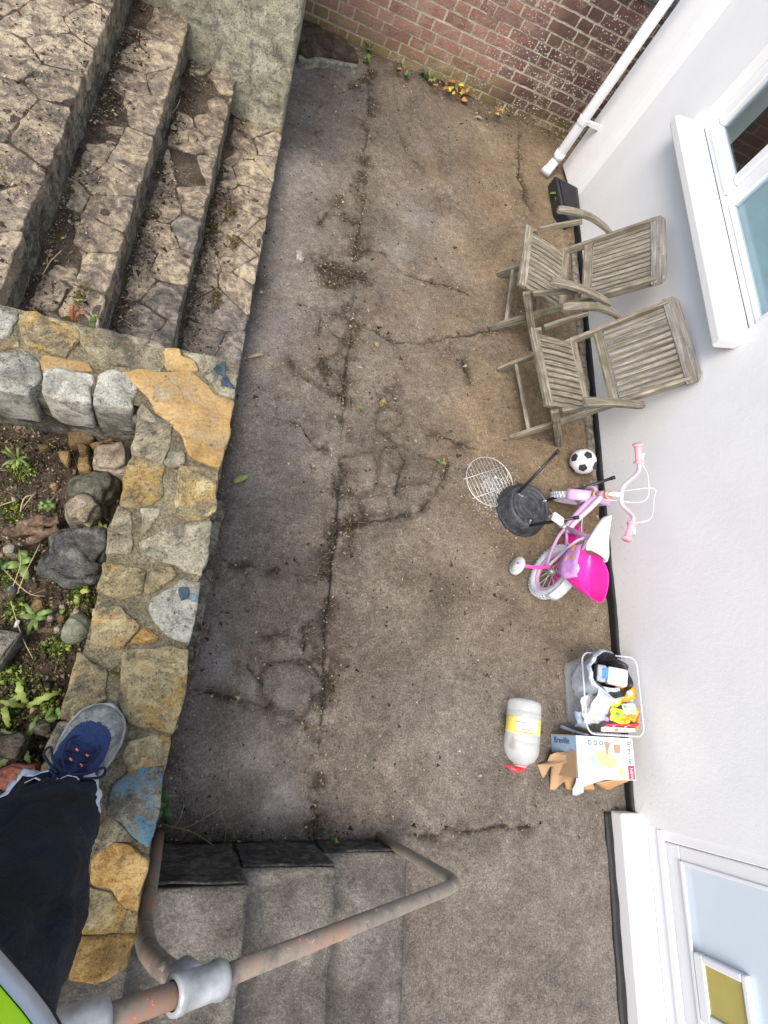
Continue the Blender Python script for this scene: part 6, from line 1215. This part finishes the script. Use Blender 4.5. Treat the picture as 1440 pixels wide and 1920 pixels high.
def shoe(toe, heel, z0, par):
    toe, heel = np.array((*toe, z0)), np.array((*heel, z0)); L = np.linalg.norm(toe - heel); u = (toe - heel) / L; v = np.array((-u[1], u[0], 0)); sh = thing('shoe', loc=heel); child(sh, par)
    hw = lambda s: .5 * np.interp(s, [0, .04, .12, .3, .5, .68, .8, .9, .96, 1], [.02, .05, .066, .070, .078, .100, .102, .086, .058, .012])
    ht = lambda s: np.interp(s, [0, .03, .1, .3, .42, .55, .7, .82, .92, .975, 1], [.05, .085, .10, .108, .108, .102, .078, .060, .048, .033, .02])
    ss = np.concatenate([np.linspace(0, .1, 8)[:-1], np.linspace(.1, .9, 80)[:-1], np.linspace(.9, 1, 16)]); m = MB(); rows = []
    for s in ss: rows.append([heel + u * L * s + v * hw(s) * np.sign(math.cos(a)) * abs(math.cos(a)) ** .72 + np.array((0, 0, .022 + (ht(s) - .022) * max(0, math.sin(a)) ** .8)) for a in np.linspace(0, math.pi, 81)])
    A = np.array(rows); a_, b_ = A.shape[:2]; V = A.reshape(-1, 3); F = []; mi = []
    for i in range(a_ - 1):
        for j in range(b_ - 1):
            F.append((i * b_ + j, (i + 1) * b_ + j, (i + 1) * b_ + j + 1, i * b_ + j + 1)); s = (ss[i] + ss[i + 1]) / 2; e = abs(j - 39.5) / 40; sg_ = 1 if j > 39.5 else -1
            lim = .60 - 1.5 * max(0, s - .66) ** 1.1 - .10 * math.sin(s * 14) * (s < .6)
            nav = e < lim and s < .875 - .35 * e * e
            stripe = s < .66 and .58 < e < .92 and abs(((s * 9 + e * 1.6) % 1) - .5) < .22
            mi.append(0 if nav or stripe else 1)
    me = fastmesh('upper', V, F, None, mi); link('upper', me, [NAVY, SUEDE], sh)
    ol = [heel + u * L * s + v * (hw(s) + .004) for s in np.linspace(0, 1, 30)] + [heel + u * (L + .004) * 1.0] + [heel + u * L * s - v * (hw(s) + .004) for s in np.linspace(1, 0, 30)]
    MB().prism([(p[0], p[1]) for p in ol], z0, z0 + .026).build('sole', RUBBER, sh, bevel=.004)
    top = lambda s, o: heel + u * L * s + v * o + np.array((0, 0, ht(s) + .002 - 3.2 * o * o))
    rows = [[top(s, o) + np.array((0, 0, .004)) for o in np.linspace(-.02, .02, 5)] for s in np.linspace(.40, .735, 9)]; MB().sheet(rows, .003).build('tongue', NAVY, sh, smooth=True)
    for k in range(5):
        s = .44 + .058 * k; wl_ = .033 - .003 * k
        for sg in (-1, 1): lo = MB().tube(smoothpath([top(s, -sg * wl_), top(s + .012, -sg * wl_ * .4) + (0, 0, .010), top(s + .03, sg * wl_ * .4) + (0, 0, .011), top(s + .05, sg * wl_)], 4), .0026, 6).build('lace', LACE, sh, smooth=True)
        MB().tube([top(s + .02, .004) + (0, 0, .0125), top(s + .026, .010) + (0, 0, .012)], .0022, 6).tube([top(s + .01, -.016) + (0, 0, .009), top(s + .016, -.010) + (0, 0, .010)], .0022, 6).build('lace_fleck', LACER, sh, smooth=True)
    for sg in (-1, 1): MB().tube(smoothpath([top(.56, 0) + (0, 0, .012), top(.60, sg * .03) + (0, 0, .02), top(.655, sg * .050) + (0, 0, .010), top(.60, sg * .054) + (0, 0, -.002), top(.55, sg * .015) + (0, 0, .012)], 5), .0024, 6).tube(smoothpath([top(.56, 0) + (0, 0, .012), top(.63, sg * .02) + (0, 0, .018), top(.72, sg * .03) + (0, 0, .008), top(.76, sg * .022) + (0, 0, .004)], 5), .0022, 6).build('lace_bow', LACE, sh, smooth=True)
    return sh
shoe((-.124, -.002), (-.212, -.272), ZG, per); shoe((-.50, -.05), (-.58, -.32), BZ + .02, per)
def leg(axis, par):
    rows = []; K = 72; C = np.array([a[:3] for a in axis]); Rr = np.array([a[3] for a in axis]); T = np.linspace(0, 1, 70); tt = np.linspace(0, 1, len(C))
    for T_ in T:
        c = np.array([np.interp(T_, tt, C[:, k]) for k in range(3)]); r_ = np.interp(T_, tt, Rr); row = []
        for k in range(K + 1):
            a = 2 * math.pi * k / K; p = np.array((math.cos(a), math.sin(a), 0)); q_ = np.array((p[0] * 2.2, p[1] * 2.2, T_ * 9 + .8 * math.sin(a)))
            fo_ = abs(math.sin(T_ * 26 + 2.2 * math.sin(a + 1) + 1.5 * fbm(q_, .8, 2, 615)))
            row.append(c + p * (r_ - .007 * (1 - fo_) ** 2 * (.4 + .6 * math.sin(a * 2 + T_ * 9) ** 2) + .015 * fbm(q_, 1.2, 3, 611) * (1 + 1.2 * math.exp(-T_ * 7)) + .004 * math.sin(T_ * 55 + 3 * math.sin(a * 2)) * math.exp(-((T_ - .12) / .12) ** 2)))
        rows.append(row)
    return rows
AX = [(-.183, -.198, 1.268, .086), (-.178, -.212, 1.36, .086), (-.168, -.235, 1.48, .089), (-.156, -.258, 1.60, .091), (-.156, -.285, 1.72, .094), (-.17, -.315, 1.86, .104), (-.19, -.345, 2.0, .118)]
L1 = leg(AX, per); AX2 = [(x - .37 + .12 * i / 6, y - .06, z - .15 + .15 * i / 6, r_) for i, (x, y, z, r_) in enumerate(AX)]; L2 = leg(AX2, per)
mtr = MB().sheet(L1, 0).sheet(L2, 0); mtr.build('trousers', TROUS, per, smooth=True)
def band(Lr, i0, i1, off, nm, mat_, j0=0, j1=72, par=per):
    A = np.array(Lr); c = A.mean(1, keepdims=True); d_ = A - c; d_ /= np.linalg.norm(d_, axis=-1, keepdims=True); A = A + d_ * off; return MB().sheet([A[i][j0:j1 + 1] for i in range(i0, i1 + 1)], .001).build(nm, mat_, par, smooth=True)
band(L1, 0, 3, .002, 'reflective_hem', REFL); band(L2, 0, 3, .002, 'reflective_hem', REFL)
A = np.array(L1)
MB().sheet([[A[int(5 + 2 * t)][int(12 + 12 * t)] + np.array((.0, .004, .003 + s * .006)) for s in (-1, 0, 1)] for t in np.linspace(0, 1, 8)], .001).build('white_mark', OFFW, per, smooth=True)
# lower edge of the hi-vis jacket
hc = np.array((-.245, -.305)); rows = []
def jring(z, k): return [(hc[0] + (.21 + k + .006 * math.sin(a * 6)) * math.cos(a), hc[1] + (.168 + k + .005 * math.sin(a * 5 + 1)) * math.sin(a), z + .006 * math.sin(a * 3)) for a in np.linspace(0, 2 * math.pi, 65)]
MB().sheet([jring(1.90, -.012), jring(1.893, .002), jring(1.90, .006), jring(1.915, .006)], 0).build('jacket_hem', TROUS, per, smooth=True)
MB().sheet([jring(1.9145, .0075), jring(1.945, .007)], .001).build('reflective_band', REFL, per, smooth=True)
MB().sheet([jring(1.944, .006), jring(1.98, .004), jring(2.04, 0), jring(2.10, -.01), jring(2.13, -.06), jring(2.135, -.16)], 0).build('jacket', HIVIS, per, smooth=True)
